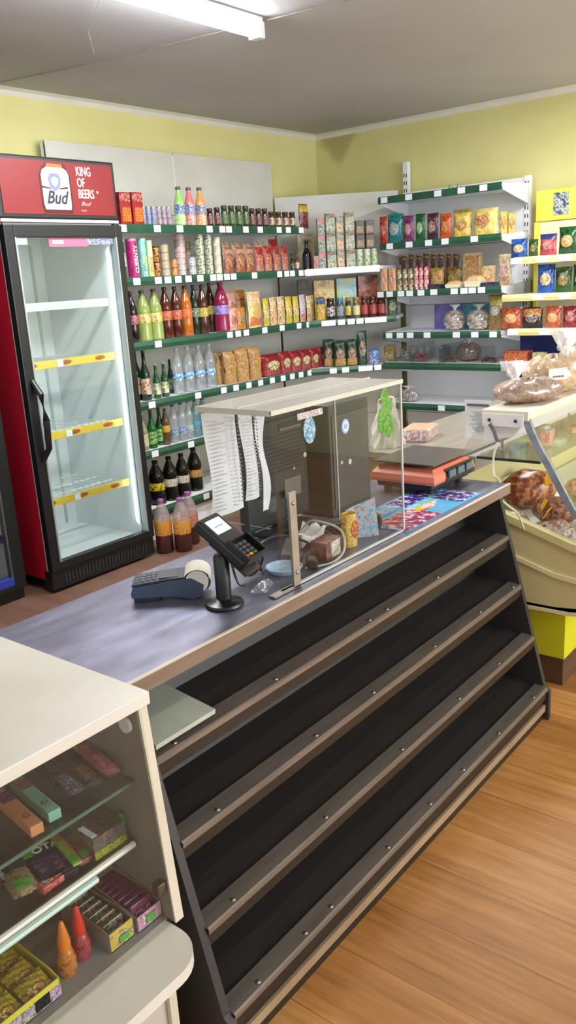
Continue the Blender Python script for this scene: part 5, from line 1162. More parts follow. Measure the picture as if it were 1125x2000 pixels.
def b_glassb(t, w_, d, h, s):
    r = w_/2
    MB().lathe([(r*.85, 0), (r, h*.02), (r, h*.50), (r*.92, h*.56), (r*.55, h*.68), (r*.40, h*.76), (r*.36, h*.94), (r*.40, h*.95)], 20).build('bottle_body', s['m'], t, True)
    MB().lathe([(r*1.012, h*.12), (r*1.012, h*.44)], 20).build('bottle_label', s['label_m'], t, True)
    MB().lathe([(r*.42, h*.945), (r*.44, h*.955), (r*.40, h*.995), (r*.3, h)], 14).build('bottle_cap', s['lid'], t, True)
def b_juice(t, w_, d, h, s):
    r = w_/2
    MB().lathe([(r*.88, 0), (r, h*.03), (r, h*.30), (r*.95, h*.33), (r*.95, h*.52), (r*.98, h*.56), (r*.85, h*.66), (r*.55, h*.80), (r*.42, h*.90), (r*.42, h*.93)], 22).build('bottle_body', s['m'], t, True)
    MB().lathe([(r*1.0, h*.31), (r*1.02, h*.33), (r*1.02, h*.53), (r*1.0, h*.55)], 22).build('bottle_label', s['label_m'], t, True)
    MB().lathe([(r*1.01, h*.03), (r*1.01, h*.28)], 22).build('lower_label', s['low_m'], t, True)
    MB().lathe([(r*.46, h*.92), (r*.50, h*.93), (r*.50, h*.985), (r*.44, h)], 16).build('bottle_cap', s['lid'], t, True)
def b_tube(t, w_, d, h, s):
    r = w_/2
    MB().lathe([(r*.97, 0), (r, h*.015), (r, h*.94), (r*.97, h*.945)], 24).build('tube_body', s['m'], t, True)
    MB().lathe([(r*1.0, h*.94), (r*1.03, h*.945), (r*1.03, h*.985), (r*.95, h)], 24).build('tube_lid', s['lid'], t, True)
    if s.get('txt'):
        o = text(s['txt'], w_*.55, label_white, t, (w_*.06, -r*1.02, h*.48), (PI/2, -PI/2, 0), align='CENTER', sx=1.0, bold=.0006)
    if 'label_m' in s: MB().grid(lambda u, v: (r*1.015*math.cos(-PI/2+(u-.5)*1.7), r*1.015*math.sin(-PI/2+(u-.5)*1.7), h*(.1+.45*v)), 8, 3).build('printed_panel', s['label_m'], t, True)
def pfun(w_, d, h, kind):
    def th_(u, v):
        a = abs(2*u-1); side = max(0, 1-a**3.2)
        if kind == 'doy': prof = (1-.25*(1-v)**6)*max(0, 1-v**2.4)**.8 if v < .93 else 0
        elif kind == 'brick': prof = 1 if .03 < v < .86 else (max(0, (.97-v)/.11)**.7 if v >= .86 else .85)
        else: b = abs(2*v-1); prof = max(0, 1-(b/.9)**3) if b < .9 else 0
        if kind == 'brick': side = max(0, 1-a**6)
        return d/2*side*prof
    def f(sgn):
        def g(u, v):
            nar = 1-.06*math.sin(PI*v)*(kind == 'pillow')+.03*(v > .93)
            x = (u-.5)*w_*nar
            wr = (.0030 if kind == 'brick' else .0020)*(math.sin(u*13+v*11)+.6*math.sin(u*5-v*21+1))*math.sin(v*PI)
            lean = d*.10*(v**2)
            return (x, sgn*th_(u, v)+(wr if sgn < 0 else -wr)*.7+lean, v*h)
        return g
    return f
def b_pouch(t, w_, d, h, s):
    f = pfun(w_, d, h, s['shape'])
    m = MB(); m.grid(f(-1), 10, 14); m.grid(f(1), 10, 14); bmesh.ops.remove_doubles(m.b, verts=m.b.verts, dist=.0003)
    m.build('pack_body', s['m'], t, True)
    u0, v0, ru, rv = s.get('spot', (.5, .48, .33, .22))
    fr = f(-1)
    if 'label_m' in s:
        def lab(u, v):
            a = u*2*PI; p = fr(u0+ru*v*math.cos(a), v0+rv*v*math.sin(a)); return (p[0], p[1]-.0012, p[2])
        m = MB(); m.grid(lab, 16, 4, True); bmesh.ops.remove_doubles(m.b, verts=m.b.verts, dist=.0001); m.build('printed_emblem', s['label_m'], t, True)
    if 'top_m' in s:
        a0, a1 = s.get('band', (.74, .93))
        MB().grid(lambda u, v: (lambda p: (p[0], p[1]-.0010, p[2]))(fr(.04+.92*u, a0+(a1-a0)*v)), 8, 4).build('printed_band', s['top_m'], t, True)
    if 'low_m' in s:
        MB().grid(lambda u, v: (lambda p: (p[0], p[1]-.0008, p[2]))(fr(.06+.88*u, .04+.26*v)), 8, 4).build('lower_print', s['low_m'], t, True)
def b_box(t, w_, d, h, s):
    box('carton_body', -w_/2, w_/2, -d/2, d/2, 0, h, s['m'], t, min(.003, d*.05, h*.2))
    if 'label_m' in s:
        x0, x1, z0, z1 = s.get('pl', (.1, .9, .12, .6))
        box('printed_panel', -w_/2+w_*x0, -w_/2+w_*x1, -d/2-.0009, -d/2, h*z0, h*z1, s['label_m'], t)
    if 'top_m' in s: box('printed_band', -w_/2+.001, w_/2-.001, -d/2-.0009, -d/2, h*.72, h*.95, s['top_m'], t)
    if s.get('side'): box('printed_side', -w_/2-.0008, -w_/2, -d/2+.003, d/2-.003, h*.1, h*.7, s['label_m'], t)
def b_lumpbag(t, w_, d, h, s):
    """a clear bag of nuts or sweets: a bumpy heap inside a film with a gathered neck"""
    rs = random.Random(5); m = MB(); br = w_*.085
    for k in range(90):
        z = rs.random(); a = rs.uniform(0, 2*PI); R_ = math.sin(PI*min(1, .12+z*.88))**.6
        m.ball((w_*.42*R_*math.cos(a), d*.42*R_*math.sin(a), max(br*1.05, h*.74*z)), br, rs.uniform(.8, 1.4), rs.uniform(.8, 1.3), .85, .1, 1)
    m.build('contents', s['m'], t, True)['kind'] = 'stuff'
    def f(u, v):
        a = u*2*PI; ph = v*PI; r = math.sin(ph)**.6
        k = 1+.05*math.sin(a*7+v*15)*math.sin(v*19+a*3)
        return (w_*.51*r*math.cos(a)*k, d*.51*r*math.sin(a)*k, .001+h*.80*(1-math.cos(ph))*.5)
    MB().grid(f, 30, 14, True).build('film', glass('bag_film'), t, True)
    def g(u, v):
        a = u*2*PI; r = w_*.5*(.09+.55*abs(v-.3)**1.3*(1+.4*math.sin(a*4+1))); return (r*math.cos(a)*(1+.2*math.sin(a*5)), r*math.sin(a), h*(.74+.26*v))
    MB().grid(g, 18, 5, True).build('bag_neck', glass('neck_film'), t, True)
def b_tray(t, w_, d, h, s):
    MB().poly([(-w_*.42, -d/2, 0), (w_*.42, -d/2, 0), (w_*.5, -d/2, h*.5), (-w_*.5, -d/2, h*.5)], (0, d, 0)).build('tray_base', s['lid'], t)
    q = MB()
    def f(u, v):
        return ((u-.5)*w_*.96, (v-.5)*d*.96, h*.5+h*.5*(1-abs(2*u-1)**4)*(1-abs(2*v-1)**4)*(.85+.15*math.sin(u*25)*math.sin(v*16)))
    q.grid(f, 14, 10).build('wrapped_top', s['m'], t, True)
def b_heap(t, w_, d, h, s):
    random.seed(3)
    m = MB()
    for k in range(46):
        x = random.uniform(-.45, .45); y = random.uniform(-.42, .42); e = 1-(abs(x)*2)**2*.7-(abs(y)*2)**2*.3
        m.ball((x*w_, y*d, max(.006, h*e*random.uniform(.3, .88))), .0085, random.uniform(.8, 1.5), 1, .8, .12, 1)
    m.build('sweets', s['m'], t, True)['kind'] = 'stuff'
    box('bin_liner', -w_*.48, w_*.48, -d*.45, d*.45, 0, .003, M('liner_grey', C('#b6b7b5'), .5), t)
B = dict(tin=b_tin, jar=b_jar, pet=b_pet, glassb=b_glassb, juice=b_juice, tube=b_tube, pouch=b_pouch, box=b_box, lump=b_lumpbag, tray=b_tray, heap=b_heap)
S = {}
def st(key, kind, name, cat, desc, m, lid=None, label=None, **k):
    S[key] = dict(kind=kind, name=name, cat=cat, desc=desc, m=m, lid=lid, **k)
    if label is not None: S[key]['label_m'] = label
sil = M('tin_silver', C('#a9abad'), .3, .6); goldl = M('lid_gold', C('#8c7138'), .35, .4); darkl = capm('#33201a'); whitel = capm('#d8d6d0'); blackl = capm('#1b1b1e'); greenl = capm('#2a3d1c')
st('juice_box', 'box', 'juice_carton', 'carton', 'red juice carton with orange fruit print', P(['#8e1218', '#a51d20', '#7c1014'], 14), label=P(['#c97a1f', '#a51d20', '#d9a03a', '#8e1218'], 26), pl=(.15, .95, .12, .55), top_m=P(['#8e1218', '#c98d86'], 90))
st('blue_tin', 'tin', 'food_tin', 'tin', 'narrow blue and white food tin', P(['#3a5a94', '#a8b6cc', '#2d4a80', '#b5764a'], 50), sil)
st('white_tin', 'tin', 'food_tin', 'tin', 'narrow white and red food tin', P(['#c9c4c4', '#4a5f94', '#b0574a', '#d8d2cf'], 55), sil)
for k, c, lab, low in (('green', '#9ccf6a', ['#3f5f94', '#c5cfdf'], '#cfdcb4'), ('pink', '#d57b78', ['#4a5f94', '#d3cfdf'], '#dfc0b8'), ('orange', '#df9a5a', ['#51608f', '#dfcfc9'], '#e3cbaa')):
    st(k+'_juice', 'juice', 'juice_bottle', 'bottle', f'tall {k} juice bottle with blue and white label', liquid(c, .2), capm('#5b5350'), P(lab, 60), low_m=P([low, c], 40))
st('jam_jar', 'jar', 'jam_jar', 'jar', 'dark red jam jar', liquid('#3a1114'), darkl, P(['#5c1e20', '#b08a86', '#3f1216'], 60))
st('pickle_jar', 'jar', 'pickle_jar', 'jar', 'green pickle jar with dark lid', liquid('#2c3a17'), greenl, P(['#35501f', '#8fa56a', '#24330f', '#1f6a3a'], 55))
st('paste_jar', 'jar', 'paste_jar', 'jar', 'small jar with pale label and dark lid', liquid('#4a2a1c'), darkl, P(['#b7a58c', '#cfc0ad', '#7a4a3a'], 50))
st('seasoning_pouch', 'pouch', 'seasoning_packet', 'packet', 'dark red seasoning packet with mustard yellow top', P(['#5c2024', '#74303a', '#8a5a4a'], 40), shape='pillow', top_m=P(['#b39a22', '#c9b23a'], 50), band=(.66, .95))
st('green_tube', 'tube', 'drink_can', 'can', 'slim dark green drink can with white upright lettering', P(['#4a6a4a', '#39573f'], 20), capm('#8fa38c'), txt='SORENTI')
st('magenta_tube', 'tube', 'drink_can', 'can', 'tall magenta drink can with white upright lettering', P(['#a01d62', '#b22a70'], 14), capm('#c98aa8'), txt='CUERNTY')
st('teal_tube', 'tube', 'drink_can', 'can', 'tall teal drink can with lemon print', P(['#6fb0aa', '#84c0b8'], 14), capm('#a5ccc6'), label=P(['#3f8f8f', '#84c0b8', '#cfd05a'], 40))
st('lemon_tube', 'tube', 'drink_can', 'can', 'slim pale yellow drink can with orange print', P(['#cfc870', '#dcd89a', '#b9c9a0'], 26), capm('#b6cfc8'), label=P(['#c97f2a', '#d8a04a', '#7fae9a'], 50))
st('orange_pot', 'tin', 'food_pot', 'pot', 'orange and black food pot', P(['#b5702a', '#c98d42', '#3c2a1c'], 40), capm('#2a211c'))
st('beige_tin', 'tin', 'food_tin', 'tin', 'beige food tin', P(['#b3a07c', '#c9b894', '#7c5a44', '#d6cbb0'], 50), sil)
st('orange_tin', 'tin', 'food_tin', 'tin', 'small orange food tin', P(['#c07f36', '#d39a52', '#b0562c'], 50), goldl)
st('pink_tin', 'tin', 'food_tin', 'tin', 'flat pale pink food tin', P(['#c7a9a4', '#d8c4be', '#8a4a52', '#dcd0cc'], 60), sil)
st('milk_tin', 'tin', 'milk_tin', 'tin', 'white and navy milk tin', P(['#c5cbd3', '#2f3550', '#d8dade'], 60), sil)
st('cow_tin', 'tin', 'milk_tin', 'tin', 'cow-spotted cream milk tin', P(['#c9ccae', '#d9dac6', '#23241f', '#7fa05a'], 46), sil)
st('yoghurt_pot', 'tin', 'yoghurt_pot', 'pot', 'pastel white and yellow yoghurt pot', P(['#d8d3c4', '#dcc87a', '#9fb8c9', '#d8b0a4'], 24), capm('#cfcabc'))
pch = dict(shape='doy')
st('sauce_pouch', 'pouch', 'sauce_pouch', 'pouch', 'brown-red sauce pouch with food picture', P(['#8a4a30', '#a3603e', '#6a3020', '#c08a5a'], 40), label=P(['#6a2a20', '#b5764a', '#cfa070', '#4a3020'], 60), shape='doy', top_m=P(['#b59a84', '#8a4a30'], 60))
st('ketchup_pouch', 'pouch', 'sauce_pouch', 'pouch', 'dark red ketchup pouch', P(['#8f1c20', '#a82c2a', '#6e1418', '#b56a4a'], 34), label=P(['#b5704a', '#8f1c20', '#d0a078'], 55), shape='doy', low_m=P(['#b88068', '#7c2420', '#c9a088'], 60))
st('mayo_pouch', 'pouch', 'sauce_pouch', 'pouch', 'cream and red mayonnaise pouch in the rear row', P(['#c2ad92', '#d8cab5', '#9a5a48'], 36), label=P(['#a34a3c', '#d2bfa5'], 60), shape='doy')
st('soy_bottle', 'glassb', 'sauce_bottle', 'bottle', 'little black sauce bottle', liquid('#191414'), blackl, P(['#3a2a24', '#8a7a6a'], 60))
st('pale_bottle', 'glassb', 'sauce_bottle', 'bottle', 'small sauce bottle with cream label', liquid('#54382a'), capm('#7a2a22'), P(['#cdbfae', '#a08a74'], 60))
st('soy_bottle_big', 'glassb', 'sauce_bottle', 'bottle', 'large black soy sauce bottle', liquid('#131214'), blackl, P(['#1d1b1e', '#39343a'], 50))
st('cola_bottle', 'pet', 'soda_bottle', 'bottle', 'black cola bottle with pink-red label', liquid('#171210'), capm('#5a1f1c'), P(['#a03a4a', '#c98a90', '#7c2030'], 40))
st('lime_bottle', 'pet', 'soda_bottle', 'bottle', 'lime yellow soda bottle', liquid('#8d9c52'), capm('#5a4a3a'), P(['#c5c66a', '#dcd88a', '#c06a5a'], 40))
st('amber_bottle', 'pet', 'soda_bottle', 'bottle', 'brown-red soda bottle', liquid('#4a1c12'), capm('#5a241c'), P(['#b0562a', '#c98a4a', '#a03048'], 36))
st('orange_bottle', 'pet', 'soda_bottle', 'bottle', 'bright orange soda bottle', liquid('#b0611a'), capm('#6a2c1c'), P(['#c9622a', '#d98a4a', '#b5461c'], 40))
st('green_soda', 'pet', 'soda_bottle', 'bottle', 'dark green soda bottle behind its neighbours', liquid('#1c2a1a'), capm('#3a2a24'), P(['#49604a', '#9aa89a'], 50))
st('tea_bottle', 'pet', 'soda_bottle', 'bottle', 'brown tea bottle with yellow-green label', liquid('#43241a'), capm('#4a201c'), P(['#b5a03a', '#cfc25c', '#7c8a3a', '#93404a'], 44))
st('magenta_bottle', 'pet', 'soda_bottle', 'bottle', 'big magenta soda bottle with violet label', liquid('#8a1c44'), capm('#7a1c38'), P(['#6a50a8', '#b9aee0', '#8a70c4'], 44))
st('pink_snack', 'pouch', 'snack_packet', 'packet', 'pink and white snack packet', P(['#c98a7c', '#d8b5a8', '#b56a5c', '#dccdc2'], 40), label=P(['#a04a3c', '#d8a888', '#7c3a2c'], 60), shape='pillow')
st('orange_snack', 'pouch', 'snack_packet', 'packet', 'orange-brown snack packet', P(['#b56a2c', '#c9863c', '#8f4a24', '#d8a85c'], 36), label=P(['#6a3a1c', '#c9a06a', '#5c7a34'], 60), shape='pillow')
st('big_snack', 'pouch', 'snack_packet', 'packet', 'big cream and yellow snack packet with orange base', P(['#d8c07a', '#dfd0a0', '#cfa24a'], 24), label=P(['#c9b04a', '#b58a3a', '#dcd0a0', '#a0522c'], 50), shape='pillow', top_m=P(['#d9b39a', '#cf8a6a', '#ded0bc'], 40), low_m=P(['#c96a3c', '#d89a5a', '#b04a2c'], 40))
st('yellow_snack', 'pouch', 'snack_packet', 'packet', 'slim yellow snack packet', P(['#c9b02a', '#d8c64a', '#a88a2a', '#8f9c3a'], 44), label=P(['#b5632c', '#d0b070', '#dccfa0'], 70), shape='pillow')
st('cream_snack', 'pouch', 'snack_packet', 'packet', 'slim cream and brown snack packet', P(['#c9b584', '#dccfa4', '#a0764a', '#b85a3a'], 44), label=P(['#a8603c', '#dcc9a0', '#c9a83a'], 70), shape='pillow')
st('white_snack', 'pouch', 'snack_packet', 'packet', 'white and grey snack packet with red foot', P(['#c5c6c8', '#8a8f9c', '#d6d4d0', '#b0564a'], 44), shape='pillow', low_m=P(['#b0564a', '#d8b0a0'], 60))
st('tall_green_bottle', 'glassb', 'mineral_bottle', 'bottle', 'tall green glass bottle with cream label', liquid('#12301c'), capm('#24422c'), P(['#c5b894', '#d3c8aa', '#9a5a44'], 40))
st('small_green_bottle', 'glassb', 'mineral_bottle', 'bottle', 'short green glass bottle with cream label', liquid('#1b4a26'), capm('#8a9a7c'), P(['#cdc9a0', '#dad6b8', '#5a7a4a'], 50))
st('dark_green_bottle', 'glassb', 'mineral_bottle', 'bottle', 'dark green bottle half hidden behind the water', liquid('#182c1c'), capm('#1c2a20'), P(['#3f5244', '#8a9a88'], 50))
water = glass('water_plastic', (.90, .93, .94), .3, .06, .22, (.70, .74, .76))
st('water_bottle', 'pet', 'water_bottle', 'bottle', 'clear water bottle with bright blue label', water, capm('#c3ccd4'), P(['#2f86b8', '#4fa3cf', '#d0dde6'], 40), lab=(.30, .44))
st('bread_pack', 'pouch', 'rusk_bag', 'bag', 'golden brown bag of rusks', P(['#a87c46', '#bd9660', '#8f6434', '#c9a878'], 30, .4), label=P(['#b0864c', '#c9a468', '#8a6030'], 50), shape='brick')
st('red_pack', 'pouch', 'tea_packet', 'packet', 'dark red tea packet with green round picture', P(['#84141c', '#9a2226', '#6c1016'], 26), label=P(['#5c6a2c', '#d0c08a', '#e0d8bc', '#a08a3a'], 44), shape='brick', low_m=P(['#84141c', '#b5706a', '#6c1016'], 60))
st('cream_bottle', 'glassb', 'lemonade_bottle', 'bottle', 'pale bottle with cream label', liquid('#8a8a64'), capm('#c9c4ae'), P(['#cfc6a4', '#b0a27c'], 50))
st('green_glass', 'glassb', 'lemonade_bottle', 'bottle', 'green glass lemonade bottle', liquid('#1c5a26'), capm('#7a3038'), P(['#2c7a38', '#49914a', '#c0c48a'], 50))
st('yellow_label_bottle', 'pet', 'lemonade_bottle', 'bottle', 'brown bottle with mustard label', liquid('#5a4424'), capm('#6a2c30'), P(['#c0922c', '#d0a94a'], 50))
st('blue_water', 'pet', 'water_bottle', 'bottle', 'small clear water bottle with royal blue label', water, capm('#3c5c9a'), P(['#2c62a8', '#5c8cc4', '#c3d2e2'], 50), lab=(.18, .36))
st('plain_water', 'pet', 'water_bottle', 'bottle', 'small clear water bottle with pale label', water, capm('#9aa4ac'), P(['#a8b8b8', '#c9d2d2'], 50), lab=(.2, .34))
st('teal_water', 'pet', 'water_bottle', 'bottle', 'small teal water bottle', glass('teal_plastic', (.62, .82, .82), .3, .06, .3, (.25, .48, .52)), capm('#2f6f94'), P(['#2f7ab0', '#6aa8cc', '#3f9a8a'], 50), lab=(.22, .42))
for k, cols, nm in (('yellow', ['#c9b01c', '#d3be34', '#3a3420'], 'yellow'), ('white', ['#b9b4a4', '#cfcabd', '#8a8474'], 'grey-white'), ('tan', ['#a8834a', '#b8955c', '#7c5a2c'], 'tan')):
    st('keg_'+k, 'pet', 'beer_bottle', 'bottle', f'squat black beer bottle with {nm} label', liquid('#120e0c'), blackl, P(cols, 40), lab=(.18, .50))
st('red_box', 'box', 'pate_carton', 'carton', 'narrow red carton', P(['#a84a44', '#c07a70', '#8f8a84'], 50))
st('pink_box', 'box', 'tea_carton', 'carton', 'pink-topped grey carton', P(['#8f918a', '#a8a49a', '#74786e'], 40), label=P(['#5c6a5a', '#b5b2a4'], 60), top_m=P(['#b8645c', '#cc8a80'], 50), side=1)
st('green_box', 'box', 'tea_carton', 'carton', 'grey-green carton with a dark picture', P(['#6c8468', '#8a9c82', '#b5b8a4'], 36), label=P(['#3f5c44', '#a8ae98', '#c9b89c'], 60), top_m=P(['#a04a44', '#6c8468', '#4a3c34'], 40), side=1)
st('cream_box', 'box', 'tea_carton', 'carton', 'cream carton with pancake picture', P(['#8f8c7c', '#a8a08c', '#5a5c50'], 36), label=P(['#cfa87c', '#d9c4a0', '#a8623c'], 60), top_m=P(['#a39a86', '#5c5c4c'], 50), side=1)
st('brown_box', 'box', 'spice_carton', 'carton', 'dark brown and gold carton', P(['#3c2c22', '#54402c', '#2c201a'], 40), label=P(['#8a6f3c', '#4a3826', '#a8905c'], 70), side=1)
st('white_can', 'tin', 'food_tin', 'tin', 'pale green and cream tin', P(['#bcc4a4', '#cdd2ba', '#7c9a6a'], 30), whitel)
st('beige_carton', 'box', 'biscuit_carton', 'carton', 'beige carton with olive lettering behind the soy sauce', P(['#c5b894', '#d0c5a6', '#b09c78'], 30), label=P(['#7c7a4a', '#c5b894'], 60), pl=(.25, .75, .72, .86))
for k, c, lab, lid in (('white_label', '#201c1c', ['#d3d2cf', '#a8a8aa', '#3a3434'], '#26221f'), ('blue', '#4a5054', ['#6c7a80', '#a0aab0'], '#2f86b0'), ('yellow', '#2a2418', ['#b5a03a', '#d0c060'], '#8a7a2c'), ('cream', '#6a5a3c', ['#d6ca9c', '#c4b478'], '#8a7238'), ('red', '#4a1c1a', ['#9a2c2c', '#b85a50', '#6a2024'], '#3c2018')):
    st(k+'_jar', 'jar', 'coffee_jar', 'jar', {'white_label': 'black coffee jar with white label', 'blue': 'grey coffee jar with bright blue lid', 'yellow': 'slim coffee jar with yellow label', 'cream': 'coffee jar with cream label', 'red': 'dark red coffee jar'}[k], liquid(c), capm(lid), P(lab, 50))
st('green_coffee', 'pouch', 'coffee_packet', 'packet', 'green and black coffee packet at the shelf end', P(['#1c2c1c', '#37502c', '#5c7a4a', '#14180f'], 40), shape='brick', label=P(['#8a9c6a', '#c9c4a0', '#37502c'], 60))
st('yellow_coffee', 'pouch', 'coffee_packet', 'packet', 'yellow coffee packet with blue top', P(['#b8972c', '#c9ae4a', '#9c7a24'], 40), shape='brick', top_m=P(['#24426a', '#3c5c84'], 40), band=(.66, .95))
for k, cols, lab, ds in (('dark', ['#241a16', '#3a2a20', '#54402a'], ['#a08a6a', '#241a16'], 'dark brown gift carton at the shelf’s left end, rear'), ('yellow', ['#c9ae74', '#d8c490', '#b88f4a'], ['#d0a070', '#b0564a', '#d9c69a'], 'pale yellow flat biscuit box'), ('blue', ['#7fa8b8', '#9abfc9', '#a8b06a'], ['#5c7a84', '#b5b87c', '#c9d2c8'], 'light blue flat biscuit box'), ('red', ['#a3604a', '#b87c64', '#8a4436'], ['#6a2420', '#b88a5c', '#c07a68'], 'brick red flat biscuit box')):
    st(k+'_carton', 'box', 'biscuit_box', 'box', ds, P(cols, 12), label=P(lab, 40), pl=(.3, .65, .38, .55), low_m=None)
st('coffee_bag', 'pouch', 'coffee_bag', 'bag', 'dark green coffee bag with brown base', P(['#16301f', '#234430', '#10241a'], 30), label=P(['#8a4a34', '#b5a58c', '#5c3a2c'], 50), shape='brick', low_m=P(['#a07a3c', '#b8924f', '#8a6430'], 50))
st('tall_coffee_bag', 'pouch', 'coffee_bag', 'bag', 'tall dark green coffee bag', P(['#16301f', '#234430', '#10241a'], 30), label=P(['#8a5a34', '#b5a58c', '#16301f'], 50), shape='brick')
st('can_blue', 'tin', 'food_tin', 'tin', 'blue, white and red tin at the shelf end', P(['#2f62a8', '#7c9cc9', '#c9ccd4', '#b03c40'], 30), capm('#4a80b8'))
def candy(key, ds, cols, lab, **k): st(key, 'pouch', 'sweets_bag', 'bag', ds, P(cols, 26, .25), label=P(lab, 44, .3), shape='pillow', **k)
candy('red_candy', 'red sweets bag', ['#a02424', '#b84034', '#861a1c'], ['#c9705a', '#8a1c1c', '#d8a890'])
candy('teal_candy', 'teal sweets bag', ['#1c6a70', '#2f858a', '#155258'], ['#7cc0c4', '#2c5a80', '#c9a894'])
candy('purple_candy', 'purple and pink sweets bag', ['#6a2c5c', '#84406f', '#52204a'], ['#b58a9c', '#a04a5c', '#c9b0a8'])
candy('green_candy', 'dark green sweets bag', ['#164a24', '#236a34', '#0f3a1a'], ['#8ac084', '#2c7a3c', '#c9d8b4'])
candy('dark_candy', 'dark plum sweets bag', ['#2c1c2c', '#4a2c3c', '#22141e', '#7c4a44'], ['#a8685c', '#c9a89c', '#4a2c3c'])
candy('orange_candy', 'orange sweets bag', ['#b5481c', '#c9652c', '#94361a'], ['#d8a06a', '#8a2c20', '#c98a4a'])
st('yellow_candy', 'pouch', 'sweets_bag', 'bag', 'pale yellow sweets bag with red and brown print', P(['#c4a94a', '#d0ba66', '#b09438'], 20, .3), label=P(['#a04a34', '#c9a860', '#7c4a24', '#d8c48a'], 40), shape='brick')
st('big_yellow_candy', 'pouch', 'sweets_bag', 'bag', 'large pale yellow sweets bag with red emblem', P(['#cdb75c', '#d9c87c', '#bfa64a'], 16, .3), label=P(['#a0403c', '#c9a860', '#8a5024', '#d8c48a'], 40), shape='brick', spot=(.42, .52, .3, .25))
st('peach_pack', 'pouch', 'biscuit_packet', 'packet', 'peach coloured biscuit packet', P(['#c08a5c', '#d0a880', '#a8683c', '#d8c4a8'], 36), label=P(['#c9603c', '#d8b890', '#8a8fae'], 50), shape='brick')
st('olive_roll', 'tube', 'biscuit_roll', 'roll', 'olive and cream biscuit roll', P(['#4a4424', '#8a8054', '#c9c4a4'], 34), capm('#3c3a24'), label=P(['#d0caa8', '#8a3c2c', '#5c5a34'], 60))
st('red_roll', 'tube', 'biscuit_roll', 'roll', 'red and white biscuit roll', P(['#9a1c2c', '#b5404a', '#d0b4b0'], 30), capm('#8a1c28'), label=P(['#d8cdc8', '#b5404a'], 60))
st('cookie_pack', 'pouch', 'biscuit_packet', 'packet', 'golden biscuit packet with round biscuit picture', P(['#b08a44', '#c4a264', '#94702f'], 26), label=P(['#d0b07c', '#8a5a2c', '#c9a050'], 44), shape='brick')
st('gold_pack', 'pouch', 'biscuit_packet', 'packet', 'dark olive-gold biscuit packet', P(['#6a5420', '#84702f', '#503c16'], 26), shape='brick', label=P(['#84702f', '#b59c5a', '#503c16'], 50))
st('cookie_box', 'box', 'biscuit_box', 'box', 'cream box printed with biscuits', P(['#c9b584', '#d6c69c', '#b59c68'], 20), label=P(['#a86a34', '#c9a468', '#8a4a24', '#d8c89c'], 50), pl=(.08, .92, .08, .92))
st('cookie_box_small', 'box', 'biscuit_box', 'box', 'small cream biscuit box at the shelf back', P(['#c4ad78', '#d3c294', '#a8895a'], 20), label=P(['#b07c4a', '#d8c89c'], 50))
st('tray_cookie', 'tray', 'biscuit_tray', 'tray', 'shallow wrapped tray of biscuits', P(['#c9a468', '#d8c090', '#b0804a', '#dccfa8'], 50, .3), capm('#d6cdb0'))
st('navy_box', 'box', 'chocolate_box', 'box', 'flat navy chocolate box', P(['#1c2a4a', '#2c3a5c', '#14203a'], 20), label=P(['#5c2c34', '#2c3a5c'], 50))
st('cream_pack', 'pouch', 'biscuit_packet', 'packet', 'tall cream packet with red scoop picture', P(['#cfc09c', '#dad0b4', '#b59c74'], 20), label=P(['#b0645a', '#e0d8cc', '#a84a44'], 40), shape='brick', low_m=P(['#b08a5c', '#8a6038', '#c9b08a'], 50))
st('choco_pack', 'pouch', 'chocolate_packet', 'packet', 'chocolate packet with dark top and cream foot', P(['#c9b894', '#b59c74', '#8a7050'], 30), shape='brick', top_m=P(['#2c1a16', '#4a2c22', '#7c5a44'], 50), band=(.52, .95))
for k, sc_, cols in (('marshmallow_bag', 'clear bag of pale marshmallows', ['#c9b0a0', '#d8c8ba', '#b59080', '#dcd0c4']), ('nut_bag', 'heaped bag of mixed nuts', ['#6a4224', '#a87a44', '#c9a064', '#8a2c24']), ('grey_bag', 'clear bag of grey and white sweets', ['#8a8884', '#b5b2ae', '#a08880', '#6a6864'])):
    st(k, 'lump', 'loose_sweets_bag', 'bag', sc_, P(cols, 60, .4))
st('snack_net', 'pouch', 'snack_packet', 'packet', 'olive-topped packet of brown rusks beside the crisp rack', P(['#8a6a3c', '#a08450', '#6a4a28'], 50), shape='pillow', top_m=P(['#b8a83c', '#8a8430', '#c9c07c'], 60), band=(.70, .95), label=P(['#9aa0a0', '#c5c5bc', '#7c7a70'], 60), spot=(.5, .55, .36, .14))
st('purple_box', 'box', 'chocolate_box', 'box', 'flat violet chocolate box standing at the back', P(['#6a62a8', '#7c74b8'], 8))
st('teal_box', 'box', 'chocolate_box', 'box', 'flat teal chocolate box standing at the back', P(['#3f8fae', '#549fba'], 8))
st('tan_pack', 'box', 'sweets_carton', 'carton', 'tan carton at the left of the clear bins', P(['#a8905c', '#b8a270', '#8f7844'], 24), label=P(['#c4b080', '#8f7844'], 50))
for k, ds, cols in (('silver_sweets', 'heap of silver wrapped sweets', ['#8f8f8f', '#d0d0cf', '#6a5c5c', '#b5b5b5']), ('pink_sweets', 'heap of pink sweets', ['#a04a4c', '#b86a68', '#8a3a40']), ('brown_sweets', 'low heap of brown sweets', ['#4a3424', '#7c5a3c', '#5c5a30']), ('dark_sweets', 'low heap of dark red and green sweets', ['#4a1c20', '#6a2c2c', '#3c5a34', '#8a7c74'])):
    st(k, 'heap', 'sweets_heap', 'sweets', ds, P(cols, 50, .3), None)
def crisp(key, ds, cols, lab, **k): st(key, 'pouch', 'crisp_bag', 'bag', ds, P(cols, 16, .25), label=P(lab, 40, .3), shape='pillow', **k)
crisp('blue_chips', 'blue crisp bag with a golden emblem', ['#1c4a94', '#2c64b0', '#163a78'], ['#c9a878', '#d8c89c', '#8a6a44'])
